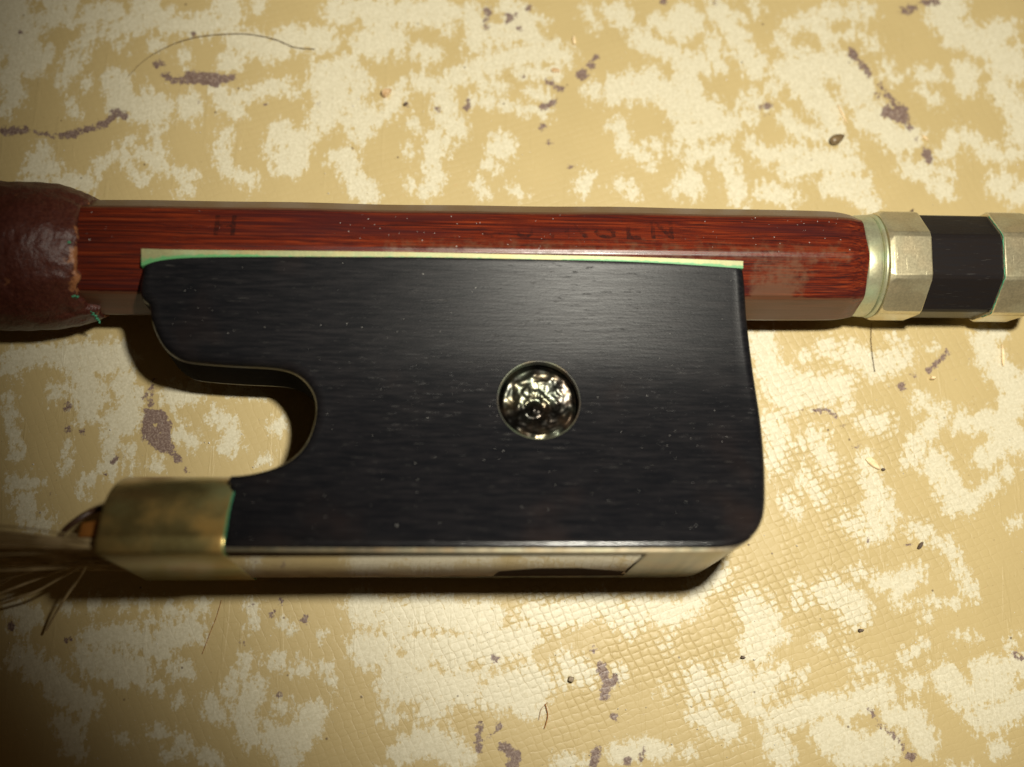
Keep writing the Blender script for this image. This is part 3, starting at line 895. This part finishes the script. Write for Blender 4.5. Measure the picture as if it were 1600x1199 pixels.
for a_, b_ in zip(hr[:-1], hr[1:]):
    for j in range(EN): Fc.append((a_[j], a_[(j + 1) % EN], b_[(j + 1) % EN], b_[j]))
cap1 = fillcap(1, BV, range(n_o), hr[0])
cap2 = fillcap(-1, BV, range(n_o * (len(rings) - 1), n_o * len(rings)))
Fc += cap1 + cap2 + [tuple(hr[-1])]
frog = part("frog", V, Fc, M_EBONY, smooth=35, wn=True)
frog.data.materials.append(M_EBONY_CUT)
frog.data.materials.append(M_EBONY_EDGE)
_nr = len(rings)
for p_ in frog.data.polygons:        # the sawn walls between the two faces are left duller than the polished faces
    ids_ = list(p_.vertices)
    if max(ids_) < n_o * _nr and len(ids_) == 4:
        k_ = sorted({i // n_o for i in ids_})
        if len(k_) == 2 and k_[1] == k_[0] + 1:
            ou_, ov_ = OUT[ids_[0] % n_o]
            p_.material_index = 1 if k_[0] == len(prof) - 1 else (2 if ov_ > VMAX - 1.0 or (ov_ > 3 and ou_ < EC[0] - 6) else 0)

# the eye: a pitted domed stud of dark shiny metal sunk in the face
def eye():
    nr, na = 44, 96
    Vv, Ff = [], []
    def hgt(x, y):
        r = math.hypot(x, y)
        q = math.hypot(x + 0.10, y - 0.16)
        n1_ = mnoise.noise(Vector((x * 2.3 + 4, y * 2.3, 1.7))); n2_ = mnoise.noise(Vector((x * 5.5, y * 5.5, 5.1))); n3_ = mnoise.noise(Vector((x * 13, y * 13, 9.1)))
        yb = y + 0.12 * x * x
        h = float(np.interp(yb, [-1.0, -0.62, -0.42, -0.2, 0.0, 0.15, 0.4, 1.0], [-0.62, -0.50, -0.50, -0.60, -0.73, -0.76, -0.66, -0.36]))
        h += 0.06 * math.exp(-((q - 0.40) / 0.10) ** 2)
        h += 0.24 * math.exp(-(q / 0.15) ** 2) - 0.09 * math.exp(-((q - 0.24) / 0.07) ** 2)
        h += 0.13 * n1_ + 0.08 * n2_ + 0.035 * n3_
        if r > 0.86: h -= (r - 0.86) * 2.0
        return h
    Vv.append(F3(EC[0], EC[1], W(EC[1]) + hgt(0, 0)))
    for i in range(1, nr + 1):
        r = i / nr
        for j in range(na):
            a = 2 * math.pi * j / na
            x, y = r * math.cos(a), r * math.sin(a)
            Vv.append(F3(EC[0] + x * ER * 0.965, EC[1] + y * ER * 0.965, W(EC[1] + y * ER) + hgt(x, y)))
    for j in range(na): Ff.append((0, 1 + j, 1 + (j + 1) % na))
    for i in range(nr - 1):
        for j in range(na):
            a = 1 + i * na + j; b_ = 1 + i * na + (j + 1) % na
            Ff.append((a, b_, b_ + na, a + na))
    part("eye", Vv, Ff, M_EYE, frog, smooth=70)
    sec = [(1.0, -0.30), (1.0, 0.0), (0.992, 0.02), (0.982, 0.02), (0.972, 0.0), (0.962, -0.10), (0.955, -0.55)]
    Vv, Ff = [], []
    for rr_, dz in sec:
        for j in range(na):
            a = 2 * math.pi * j / na
            y = EC[1] + ER * 0.99 * rr_ * math.sin(a)
            Vv.append(F3(EC[0] + ER * 0.99 * rr_ * math.cos(a), y, W(y) + dz))
    for i in range(len(sec) - 1):
        for j in range(na):
            a = i * na + j; b_ = i * na + (j + 1) % na
            Ff.append((a, b_, b_ + na, a + na))
    part("eye_rim", Vv, Ff, M_EYERIM, frog, smooth=40)
eye()

# liner: thin metal strip between stick and frog
def strip_slab(top_px, bot_px, w_top, w_under, drop=0.0):
    Vv, Ff = [], []
    n_ = len(top_px)
    for (a, b_) in zip(top_px, bot_px):
        for q in (a, b_):
            u, v_ = to_uv(*q)
            Vv.append(F3(u, v_, W(v_) - w_top)); Vv.append(F3(u, v_, W(v_) - w_under))
    for i in range(n_ - 1):
        o = i * 4; p = o + 4
        Ff += [(o, o + 2, p + 2, p), (o + 1, p + 1, p + 3, o + 3), (o, p, p + 1, o + 1), (o + 2, o + 3, p + 3, p + 2)]
    Ff += [(0, 1, 3, 2), (n_ * 4 - 4, n_ * 4 - 2, n_ * 4 - 1, n_ * 4 - 3)]
    return Vv, Ff
tp = catmull([(221, 389), (300, 391), (600, 394), (800, 398), (1000, 402.5), (1161, 408.5)], 8)
bt = catmull([(221, 416), (300, 403), (600, 402), (800, 405), (1000, 410), (1161, 420)], 8)
v, f = strip_slab(tp, bt, -0.04, 0.62)
vg = []
for i in range(len(tp)):
    x = tp[i][0]
    g_low = 0.55 if (x < 420 or x > 900) else 0.15
    vg += [0.0, 0.0, g_low + 0.35, g_low + 0.35]
vgm = []
part("liner", v, f, M_LINER, frog, attrs={'verdigris': [0.95 if (i % 4) >= 2 and (tp[i // 4][0] < 430 or tp[i // 4][0] > 880) else (0.5 if i % 4 >= 2 else -0.35) for i in range(len(v))]})

# slide mount: metal lining under the frog, wraps the rear corner; pearl slide set into it
uL = to_uv(345, 857)[0]
def bottom_profile():
    pts = [p for p in OUT]
    i0 = min(range(n_o), key=lambda i: (pts[i][0] - to_uv(1178, 838)[0]) ** 2 + (pts[i][1] - to_uv(1178, 838)[1]) ** 2)
    i1 = min(range(n_o), key=lambda i: (pts[i][0] - uL) ** 2 + (pts[i][1] - VMAX) ** 2)
    return [pts[i] for i in range(i0, i1 + 1)]
bp = bottom_profile()
MT = 0.15
def offs(pl, d):
    out = []
    for i, (x, y) in enumerate(pl):
        a = pl[max(0, i - 1)]; c = pl[min(len(pl) - 1, i + 1)]
        t = Vector((c[0] - a[0], c[1] - a[1])).normalized()
        n_ = Vector((-t.y, t.x))
        if n_.y < 0 and abs(t.x) > 0.3: n_ = -n_
        elif abs(t.x) <= 0.3 and n_.x < 0: n_ = -n_
        out.append((x + n_.x * d, y + n_.y * d))
    return out
inner = offs(bp, -0.02)
outer = [ (lambda k, q, p: (p[0] + (q[0] - p[0]) * k, p[1] + (q[1] - p[1]) * k))(min(1, 0.05 + i / 12), q, p) for i, (q, p) in enumerate(zip(offs(bp, MT), bp))]
Vv, Ff = [], []
WM = 0.12
m_ = len(bp)
for (iu, iv), (ou, ov) in zip(inner, outer):
    w1 = W(iv) - WM
    Vv += [F3(iu, iv, w1), F3(ou, ov, w1 - 0.03), F3(ou, ov, -w1), F3(iu, iv, -w1)]
for i in range(m_ - 1):
    for j in range(4):
        a = i * 4 + j; b_ = i * 4 + (j + 1) % 4
        Ff.append((a, b_, b_ + 4, a + 4))
Ff += [(0, 1, 2, 3), (m_ * 4 - 4, m_ * 4 - 3, m_ * 4 - 2, m_ * 4 - 1)]
part("slide_mount", Vv, Ff, M_MOUNT, frog, smooth=35)
VB = VMAX + MT
# pearl slab, proud of the mount by a hair, framed by a dark gap
def slab(poly, v0, v1):
    n_ = len(poly)
    Vv = [F3(u, v0, w) for u, w in poly] + [F3(u, v1, w) for u, w in poly]
    Ff = [tuple(range(n_)), tuple(range(n_, 2 * n_))] + [(i, (i + 1) % n_, (i + 1) % n_ + n_, i + n_) for i in range(n_)]
    return Vv, Ff
def slide_uw(px, py):
    p = hit(px, py, A0 + ev * (VB + 0.03), ev) - A0
    return p.dot(eu), p.dot(ew)
uR = slide_uw(1001, 871)[0]
wp = slide_uw(700, 869)[1]
WV = W(VMAX)
print("pearl w", wp, "half width", WV, "proj bottom edge", project(F3(30, VB, -WV)), project(F3(30, VB, WV)))
wp = min(wp, WV - 1.0)
gap = slab([(uL - 3, wp + 0.42), (uR + 0.22, wp + 0.42), (uR + 0.18, -wp - 0.1), (uL - 3, -wp - 0.1)], VB - 0.1, VB + 0.012)
part("slide_groove", *gap, M_GLUE, frog)
cu0 = slide_uw(770, 897)[0]; cu1 = slide_uw(838, 888)[0]; cu2 = slide_uw(905, 886)[0]; cu3 = slide_uw(980, 895)[0]
cw = slide_uw(850, 888)[1]
uFe = to_uv(350, 853)[0] - 0.1
poly = [(uFe, wp), (uR, wp), (uR - 0.15, -wp + 1.0), (cu3, -wp + 1.0), (cu3 - 0.3, cw - 1.6), (cu2, cw + 0.1), (cu1, cw), (cu0 + 0.4, cw - 1.3), (cu0, -wp), (uFe, -wp)]
sl = part("pearl_slide", *slab(poly, VB - 0.05, VB + 0.045), M_PEARL, frog)

# ------------------------------------------------------------------ ferrule
def ferrule():
    uR_ = to_uv(350, 853)[0]; uLf = to_uv(149, 850)[0]
    w_ = WV + 0.02
    vb = VB + 0.06
    sec = [(0, -w_ + 0.35), (0, 0), (0, w_ - 0.35), (-0.10, w_ - 0.10), (-0.35, w_ + 0.0), (-0.95, w_ + 0.06), (-1.12, w_ + 0.02)]
    top = 6.2
    nA = 22
    a0_ = R_(20)
    for j in range(0, nA + 1):
        a = a0_ + (math.pi - 2 * a0_) * j / nA
        sec.append((-1.16 - (top - 1.16) * (math.sin(a) - math.sin(a0_)) / (1 - math.sin(a0_)), (w_ - 0.04) * math.cos(a) / math.cos(a0_)))
    sec += [(-1.12, -w_ - 0.02), (-0.95, -w_ - 0.06), (-0.35, -w_), (-0.10, -w_ + 0.10)]
    rings = []
    L = uR_ - uLf
    steps = [(0, 0.91), (0.0, 0.955), (0.06, 0.985), (0.2, 1.0), (0.6, 1.0)] + [(L * t, 1.0) for t in (0.15, 0.3, 0.45, 0.6, 0.75, 0.88, 0.95)] + [(L - 0.08, 1.0), (L, 0.99), (L, 0.95)]
    vgr = []
    for du, s in steps:
        ring = []
        for (dv, w) in sec:
            cv = -2.4
            vv = vb + cv + (dv - cv) * s
            # the right edge leans back over the dome
            skew = 0.0
            if du > L * 0.5: skew = -0.0 * (-dv)
            ring.append(F3(uLf + du + skew + 0.10 * max(0, 1 - du / 0.6) * math.sin(w * 1.1), vv, w * (0.5 + 0.5 * s)))
            vgr.append(0.8 if du > L - 0.05 else (0.25 if du > L - 0.6 else -0.3))
        rings.append(ring)
    # inner wall so that the mouth is open
    n_s = len(sec)
    depth = [(0.0, 0.90), (2.5, 0.88)]
    inner_r = []
    for du, s in reversed(depth):
        inner_r.append([F3(uLf + du, vb - 2.4 + (dv + 2.4) * s, w * s) for dv, w in sec])
        vgr = [-0.3] * n_s + vgr
    rings = inner_r + rings
    v, f = loft(rings, (True, False))
    fe = part("ferrule", v, f, M_FERRULE, smooth=38, attrs={'verdigris': vgr})
    # ebony tongue inside
    # verdigris line along the right edge
    pts = []
    for (dv, w) in sec[5:5 + 20]:
        pts.append(F3(uR_ + 0.02, vb + dv, w * 0.985) + ew * 0.0)
    part("verdigris_crust", *tube(catmull([tuple(p) for p in pts], 3), [0.03 + 0.05 * rng.random() for _ in range((len(pts) - 1) * 3 + 1)], 5), M_VERD, fe, smooth=60)
    # spread wedge in the mouth
    wd = []
    for du, k in ((1.2, 1.0), (-0.5, 1.0), (-1.7, 0.9), (-1.9, 0.6)):
        wd.append([F3(uLf + du, vb - 1.4 - 1.1 * k * a, w * k) for a, w in ((0, 4.6), (0, -4.6), (1, -4.2), (1, 4.2))])
    part("spread_wedge", *loft(wd), M_WEDGE, fe, smooth=30)
    return uLf, vb
uLf, vbf = ferrule()

# ------------------------------------------------------------------ hair
def hairs():
    parts = []
    mouth = uLf
    for i in range(150):
        w0 = rng.uniform(-4.6, 4.9); v0 = vbf - rng.uniform(0.35, 1.25)
        spread = rng.uniform(-0.6, 0.9)
        sag = rng.normal(0, 0.5)
        dv = rng.normal(0.0, 0.45)
        pts = []
        ph = rng.uniform(0, 6)
        for t in np.linspace(0, 1, 26):
            L = 130 * t ** 1.4
            k = min(1, L / 9)
            pts.append(F3(mouth + 1.0 - L, v0 + dv * k - 0.25 * k + sag * 0.5 * math.sin(L * 0.11 + ph) * k - 0.012 * L, w0 * (1 + 0.05 * k) + spread * k + 0.3 * math.sin(L * 0.16 + ph) * k))
        parts.append(tube(pts, 0.065, 4))
    # stray strands as the photograph shows them, hanging below the ribbon
    for pl, h0, h1 in ((((150, 868), (122, 905), (95, 945), (72, 985)), 8.0, 1.2), (((145, 872), (85, 880), (35, 897), (-30, 915)), 7.0, 4.5),
                       (((140, 876), (90, 893), (40, 912), (-20, 935)), 6.5, 3.0), (((140, 862), (85, 858), (30, 868), (-20, 895)), 8.5, 6.5),
                       (((140, 858), (80, 846), (20, 838), (-40, 835)), 9.5, 9.0), (((135, 866), (90, 872), (50, 885), (-20, 925)), 7.0, 3.0),
                       (((138, 880), (100, 900), (55, 925), (0, 945)), 6.0, 2.0)):
        q = []
        n_ = len(pl)
        for i, (x, y) in enumerate(pl):
            q.append(tuple(on_table(x, y, h0 + (h1 - h0) * i / (n_ - 1))))
        q = [tuple(F3(mouth + 1.2, vbf - 0.8, 2.0))] + q
        parts.append(tube(catmull(q, 6), 0.10, 5))
    h = part("bow_hair", *merge(parts), M_HAIR, smooth=60)
    h['kind'] = 'stuff'
    # a dark loop of tied hair over the wedge
    q = [tuple(on_table(x, y, z)) for x, y, z in ((175, 792, 7.5), (150, 797, 8.5), (125, 810, 9), (104, 826, 9), (90, 842, 8.5), (66, 852, 8))]
    part("tied_hair_loop", *tube(catmull(q, 6), 0.22, 6), M_DARKHAIR, h, smooth=60)
hairs()

# ------------------------------------------------------------------ leather grip with a ragged lip
def grip():
    na = 120
    RG = 115.0 * scale_at(ax(u_at(40)))
    u_lip = u_at(116, RG * 0.80)
    us = list(np.linspace(-60, -1.0, 70)) + list(np.linspace(-0.95, 0, 26))
    ulo = u_lip - 70
    Vv, Ff, wn = [], [], []
    levels = list(np.concatenate([np.linspace(-75, -8, 50), np.linspace(-7.6, 0, 56)]))
    def lip(a):
        # how far the edge runs over the stick at each side; a from the view direction
        return 0.45 * mnoise.noise(Vector((math.cos(a) * 2.2, math.sin(a) * 2.2, 3))) + 0.22 * mnoise.noise(Vector((math.cos(a) * 7, math.sin(a) * 7, 9))) + (0.75 if a < -1.0 and a > -2.0 else 0) * 1.0
    for s in levels:
        for j in range(na):
            a = 2 * math.pi * j / na - math.pi
            t = max(0, 1 + s / 4.2)
            r = RG * (1 - 0.19 * t ** 2.0)
            w1 = mnoise.noise(Vector((s * 0.22, math.cos(a) * 1.2, math.sin(a) * 1.2)))
            r += 0.16 * w1 + 0.08 * mnoise.noise(Vector((s * 1.1, math.cos(a) * 5, math.sin(a) * 5)))
            if s > -3: r += 0.14 * (s + 3) / 3 * mnoise.noise(Vector((s * 2.2 + 3, math.cos(a) * 8, math.sin(a) * 8)))
            # wrap spiral: a low step where the leather overlaps
            r = max(r, RS * 1.01 + 0.05)
            u = u_lip + s + lip(a) * max(0, 1 + s / 6)
            Vv.append(ax(u) + b0 * math.cos(a) * r + b1 * math.sin(a) * r)
            near = math.exp(-((a + 0.15) / 0.55) ** 2)
            wn.append(max(0, 1 + s / (0.45 + 0.75 * near)) * (0.75 + 0.55 * near) - 0.15)
    nl = len(levels)
    for i in range(nl - 1):
        for j in range(na):
            a = i * na + j; b_ = i * na + (j + 1) % na
            Ff.append((a, b_, b_ + na, a + na))
    # torn end face turned down to the stick
    for k, (rr_, du) in enumerate(((0.93, 0.10), (0.86, 0.02))):
        for j in range(na):
            a = 2 * math.pi * j / na - math.pi
            p = Vv[(nl - 1) * na + j]
            uu = (p - A0).dot(eu)
            d = p - ax(uu)
            Vv.append(ax(uu + du) + d * rr_)
            wn.append(0.8)
    for k in range(2):
        for j in range(na):
            a = (nl - 1 + k) * na + j; b_ = (nl - 1 + k) * na + (j + 1) % na
            Ff.append((a, b_, b_ + na, a + na))
    g_ = part("leather_grip", Vv, Ff, M_LEATHER, smooth=80, attrs={'worn_reflect': wn})
    # verdigris crumbs caught at the lip
    for pos in ([(108 + rng.normal(0, 2.2), 378 + rng.normal(0, 1.8)) for _ in range(7)], [(115 + rng.normal(0, 3), 463 + rng.normal(0, 2)) for _ in range(8)],
                [(144 + i * 1.6 + rng.normal(0, 1), 487 + i * 2.2) for i in range(9)]):
        Vs, Fs = [], []
        parts = []
        for (px, py) in pos:
            uu = None
            # sit on the leather / stick surface towards the camera
            best = hit(px, py, ax(0) + b0 * RS * 0.99, b0)
            d = best - A0
            y = d.dot(b1)
            r = RS * 1.04
            z = math.sqrt(max(0.1, r * r - min(abs(y), r * 0.985) ** 2))
            c = hit(px, py, ax(0) + b0 * z, b0)
            parts.append(blob(c, 0.05 + 0.10 * rng.random(), int(px * 3), (1, 0.7, 0.6)))
        part("verdigris_crumb", *merge(parts), M_VERD, g_, smooth=60)
def blob(c, r, seed, sq=(1, 1, 1), rot=None):
    bm = bmesh.new()
    bmesh.ops.create_icosphere(bm, subdivisions=2, radius=1)
    V_, F_ = [], []
    for q in bm.verts:
        n_ = q.co.normalized()
        k = 1 + 0.45 * mnoise.noise(n_ * 1.6 + Vector((seed, 0, 0)))
        p = Vector((n_.x * sq[0], n_.y * sq[1], n_.z * sq[2])) * r * k
        if rot is not None: p = rot @ p
        V_.append(Vector(c) + p)
    F_ = [tuple(x.index for x in fc.verts) for fc in bm.faces]
    bm.free()
    return V_, F_
grip()

# ------------------------------------------------------------------ loose things on the table
def own(name, v, f, mat, c, label, cat, group=None, smooth=50):
    o = link(name, v, f, mat, None, smooth, origin=Vector(c))
    return tag(o, label, cat, group)
def table_curve(pl, z=0.06, n=10):
    return [tuple(on_table(x, y, z + 0.05 * math.sin(i * 1.3))) for i, (x, y) in enumerate(catmull(pl, n))]
q = table_curve([(200, 120), (225, 95), (260, 74), (300, 60), (345, 54), (390, 54), (430, 62), (460, 74), (492, 77)])
own("loose_hair", *tube(q, [0.012 + 0.02 * min(1, i / 30) for i in range(len(q))], 5), M_DARKHAIR, q[0], "long fine brown hair arched across the cloth above the leather grip", "hair")
q = table_curve([(1362, 505), (1361, 530), (1363, 553), (1367, 581)])
own("loose_hair", *tube(q, 0.022, 5), M_DARKHAIR, q[0], "short dark hair standing out below the button's front ring", "hair")
q = table_curve([(852, 1100), (856, 1118), (851, 1138)]); q2 = table_curve([(842, 1125), (846, 1108), (856, 1098)])
own("thread_scrap", *merge([tube(q, 0.035, 5), tube(q2, 0.018, 5)]), M_WEDGE, q[0], "tiny orange brown thread scrap on the cloth below the frog", "thread")
q = table_curve([(346, 938), (338, 965), (328, 990), (316, 1022)])
own("loose_hair", *tube(q, 0.02, 5), M_WEDGE, q[0], "thin reddish hair slanting on the cloth below the ferrule and slide", "hair")
# seed
sc_ = on_table(1305, 220.5); 
def seed():
    ns, nl_ = 16, 20
    ang = R_(28)
    d1 = Vector((math.cos(ang), math.sin(ang), 0)); d2 = Vector((-math.sin(ang), math.cos(ang), 0))
    Vv, Ff = [], []
    for i in range(nl_ + 1):
        t = i / nl_
        x = (t - 0.45) * 1.42
        r = 0.46 * math.sin(math.pi * min(1, t ** 0.8)) ** 0.62 * (1 - 0.25 * t)
        if i in (0, nl_): r = 0.03
        for j in range(ns):
            a = 2 * math.pi * j / ns
            k = 1 + 0.05 * mnoise.noise(Vector((x * 4, math.cos(a) * 3, math.sin(a) * 3)))
            Vv.append(sc_ + d1 * x + d2 * r * k * math.cos(a) + Vector((0, 0, 0.36 + 0.85 * r * k * math.sin(a))))
    for i in range(nl_):
        for j in range(ns):
            a = i * ns + j; b_ = i * ns + (j + 1) % ns
            Ff.append((a, b_, b_ + ns, a + ns))
    Ff += [tuple(range(ns)), tuple(range(nl_ * ns, nl_ * ns + ns))]
    own("seed", Vv, Ff, M_SEED, (sc_.x, sc_.y, 0), "small olive brown seed lying on the cloth above the stick's right end", "seed", smooth=80)
seed()
def flake(px, py, lx, ly, ang, mat, name, label, cat, group=None, thick=0.10, taper=0.5):
    c = on_table(px, py, 0.0)
    a = R_(ang); d1 = Vector((math.cos(a), math.sin(a), 0)); d2 = Vector((-math.sin(a), math.cos(a), 0))
    rr = random.Random(int(px * 7 + py))
    base = []
    for k in range(9):
        t = 2 * math.pi * k / 9
        rr_ = 1 + rr.uniform(-0.22, 0.22)
        x = lx * math.cos(t) * rr_; y = ly * math.sin(t) * rr_ * (1 - taper * 0.5 * (1 + math.cos(t)))
        base.append(c + d1 * x + d2 * y)
    rings = [[p + Vector((0, 0, -0.05)) for p in base], [p + Vector((0, 0, thick * 0.7)) for p in base], [c + (p - c) * 0.75 + Vector((0, 0, thick + rr.uniform(0, 0.04))) for p in base]]
    own(name, *loft(rings), mat, c, label, cat, group, smooth=45)
flake(603, 146, 0.48, 0.36, 30, M_CRUMB, "crumb", "round brown crumb on the cloth above the middle of the stick", "crumb", thick=0.38, taper=0.2)
q = table_curve([(594, 153), (604, 152), (612, 163)])
flake(634, 163, 0.22, 0.14, 40, M_GRIT, "crumb", "tiny dark red brown crumb just right of the round crumb", "crumb", thick=0.2)
flake(868, 110, 0.40, 0.24, -10, M_CRUMB, "crumb", "flat pinkish crumb beside the dark fleck above the stick", "crumb", thick=0.08)
flake(897, 63, 0.42, 0.15, 95, M_STRAW, "straw_chip", "pale upright straw chip near the top edge of the cloth", "straw chip")
flake(1316, 178, 0.85, 0.12, -68, M_STRAW, "straw_chip", "thin slanted straw chip just above the seed", "straw chip", thick=0.06)
flake(1446, 216, 0.36, 0.12, -45, M_STRAW, "straw_chip", "short straw chip beside the long purple fleck", "straw chip", thick=0.06)
flake(1364, 724, 0.72, 0.34, -38, M_STRAW, "straw_chip", "broad split straw chip on the cloth right of the frog", "straw chip", thick=0.12)
flake(1380, 734, 0.16, 0.14, 0, M_GRIT, "grit_grain", "dark grain at the end of the broad straw chip", "grit", thick=0.18)
flake(1567, 556, 0.85, 0.13, 88, M_STRAW, "straw_chip", "long pale straw chip under the button's end ring", "straw chip", thick=0.08)
flake(1457, 591, 0.22, 0.20, 10, M_STRAW, "crumb", "glossy cream crumb beside the purple flecks below the button", "crumb", thick=0.25)
flake(1423, 332, 0.26, 0.18, 50, M_GRIT, "grit_grain", "dark grain on the cloth just above the front ring", "grit", thick=0.3)
flake(892, 1062, 0.26, 0.22, 0, M_SEED, "grit_grain", "round olive grain on the cloth below the frog", "grit", thick=0.3, taper=0.0)
flake(1438, 884 - 32, 0.34, 0.2, 55, M_GRIT, "grit_grain", "grey elongated grain low on the cloth right of the frog", "grit", thick=0.2)
flake(1345, 985, 0.2, 0.16, 0, M_GRIT, "grit_grain", "dark grain on the cloth below the frog's rear corner", "grit", thick=0.2)
flake(1161, 1027, 0.18, 0.14, 0, M_GRIT, "grit_grain", "small brown grain on the cloth in the weave under the rear corner", "grit", thick=0.18)

# dust: uncountable pale motes on the cloth and on the bow's near surfaces
def dust():
    V_, F_ = [], []
    def mote(c, n_, r):
        t = n_.orthogonal().normalized(); s_ = n_.cross(t)
        a0 = rng.uniform(0, 6.28); o = len(V_)
        st = rng.uniform(0.5, 1.0)
        for k in range(4):
            a = a0 + k * math.pi / 2
            V_.append(c + (t * math.cos(a) * st + s_ * math.sin(a)) * r - n_ * 0.01)
        V_.append(c + n_ * r * 0.9)
        for k in range(4): F_.append((o + k, o + (k + 1) % 4, o + 4))
        F_.append((o, o + 1, o + 2, o + 3))
    for _ in range(360):
        px, py = rng.uniform(225, 1190), rng.uniform(400, 850)
        u, v_ = to_uv(px, py)
        # inside the outline?
        ins = False
        for i in range(n_o):
            (x0, y0), (x1, y1) = OUT[i], OUT[(i + 1) % n_o]
            if (y0 > v_) != (y1 > v_) and u < (x1 - x0) * (v_ - y0) / (y1 - y0) + x0: ins = not ins
        if not ins or math.hypot(u - EC[0], v_ - EC[1]) < ER * 1.05: continue
        near = min(math.hypot(u - x, v_ - y) for x, y in OUT[::3])
        if near < 0.8: continue
        mote(F3(u, v_, W(v_)), (ew - ev * Wd(v_)).normalized(), 0.012 + 0.030 * rng.random() ** 2 + (0.025 if rng.random() < 0.05 else 0))
    a = merge([(V_, F_)])
    d_ = part("frog_dust", *a, M_DUST, frog); d_['kind'] = 'stuff'
    V_.clear(); F_.clear()
    for _ in range(140):
        px = rng.uniform(130, 1330)
        rel = EDGE + math.pi / 8 + rng.uniform(-0.33, 0.33)
        n2, t2 = facet_basis(EDGE + math.pi / 8)
        c = ax(u_at(px, RS)) + n2 * flat_r * 1.0 + t2 * rng.uniform(-1.5, 1.5)
        mote(c, n2, rng.uniform(0.015, 0.045))
    d_ = part("stick_dust", *merge([(V_, F_)]), M_DUST, stick); d_['kind'] = 'stuff'
    V_.clear(); F_.clear()
    for _ in range(1100):
        px, py = rng.uniform(-100, 1700), rng.uniform(-100, 1300)
        c = on_table(px, py, 0.0)
        mote(c - Vector((0, 0, 0.06)), Vector((rng.normal(0, .2), rng.normal(0, .2), 1)).normalized(), rng.uniform(0.02, 0.06) + 0.05 * (rng.random() < 0.05))
    o = link("dust", V_, F_, M_DUST)
    tag(o, "pale dust motes scattered over the oilcloth", "dust", kind='stuff')
dust()
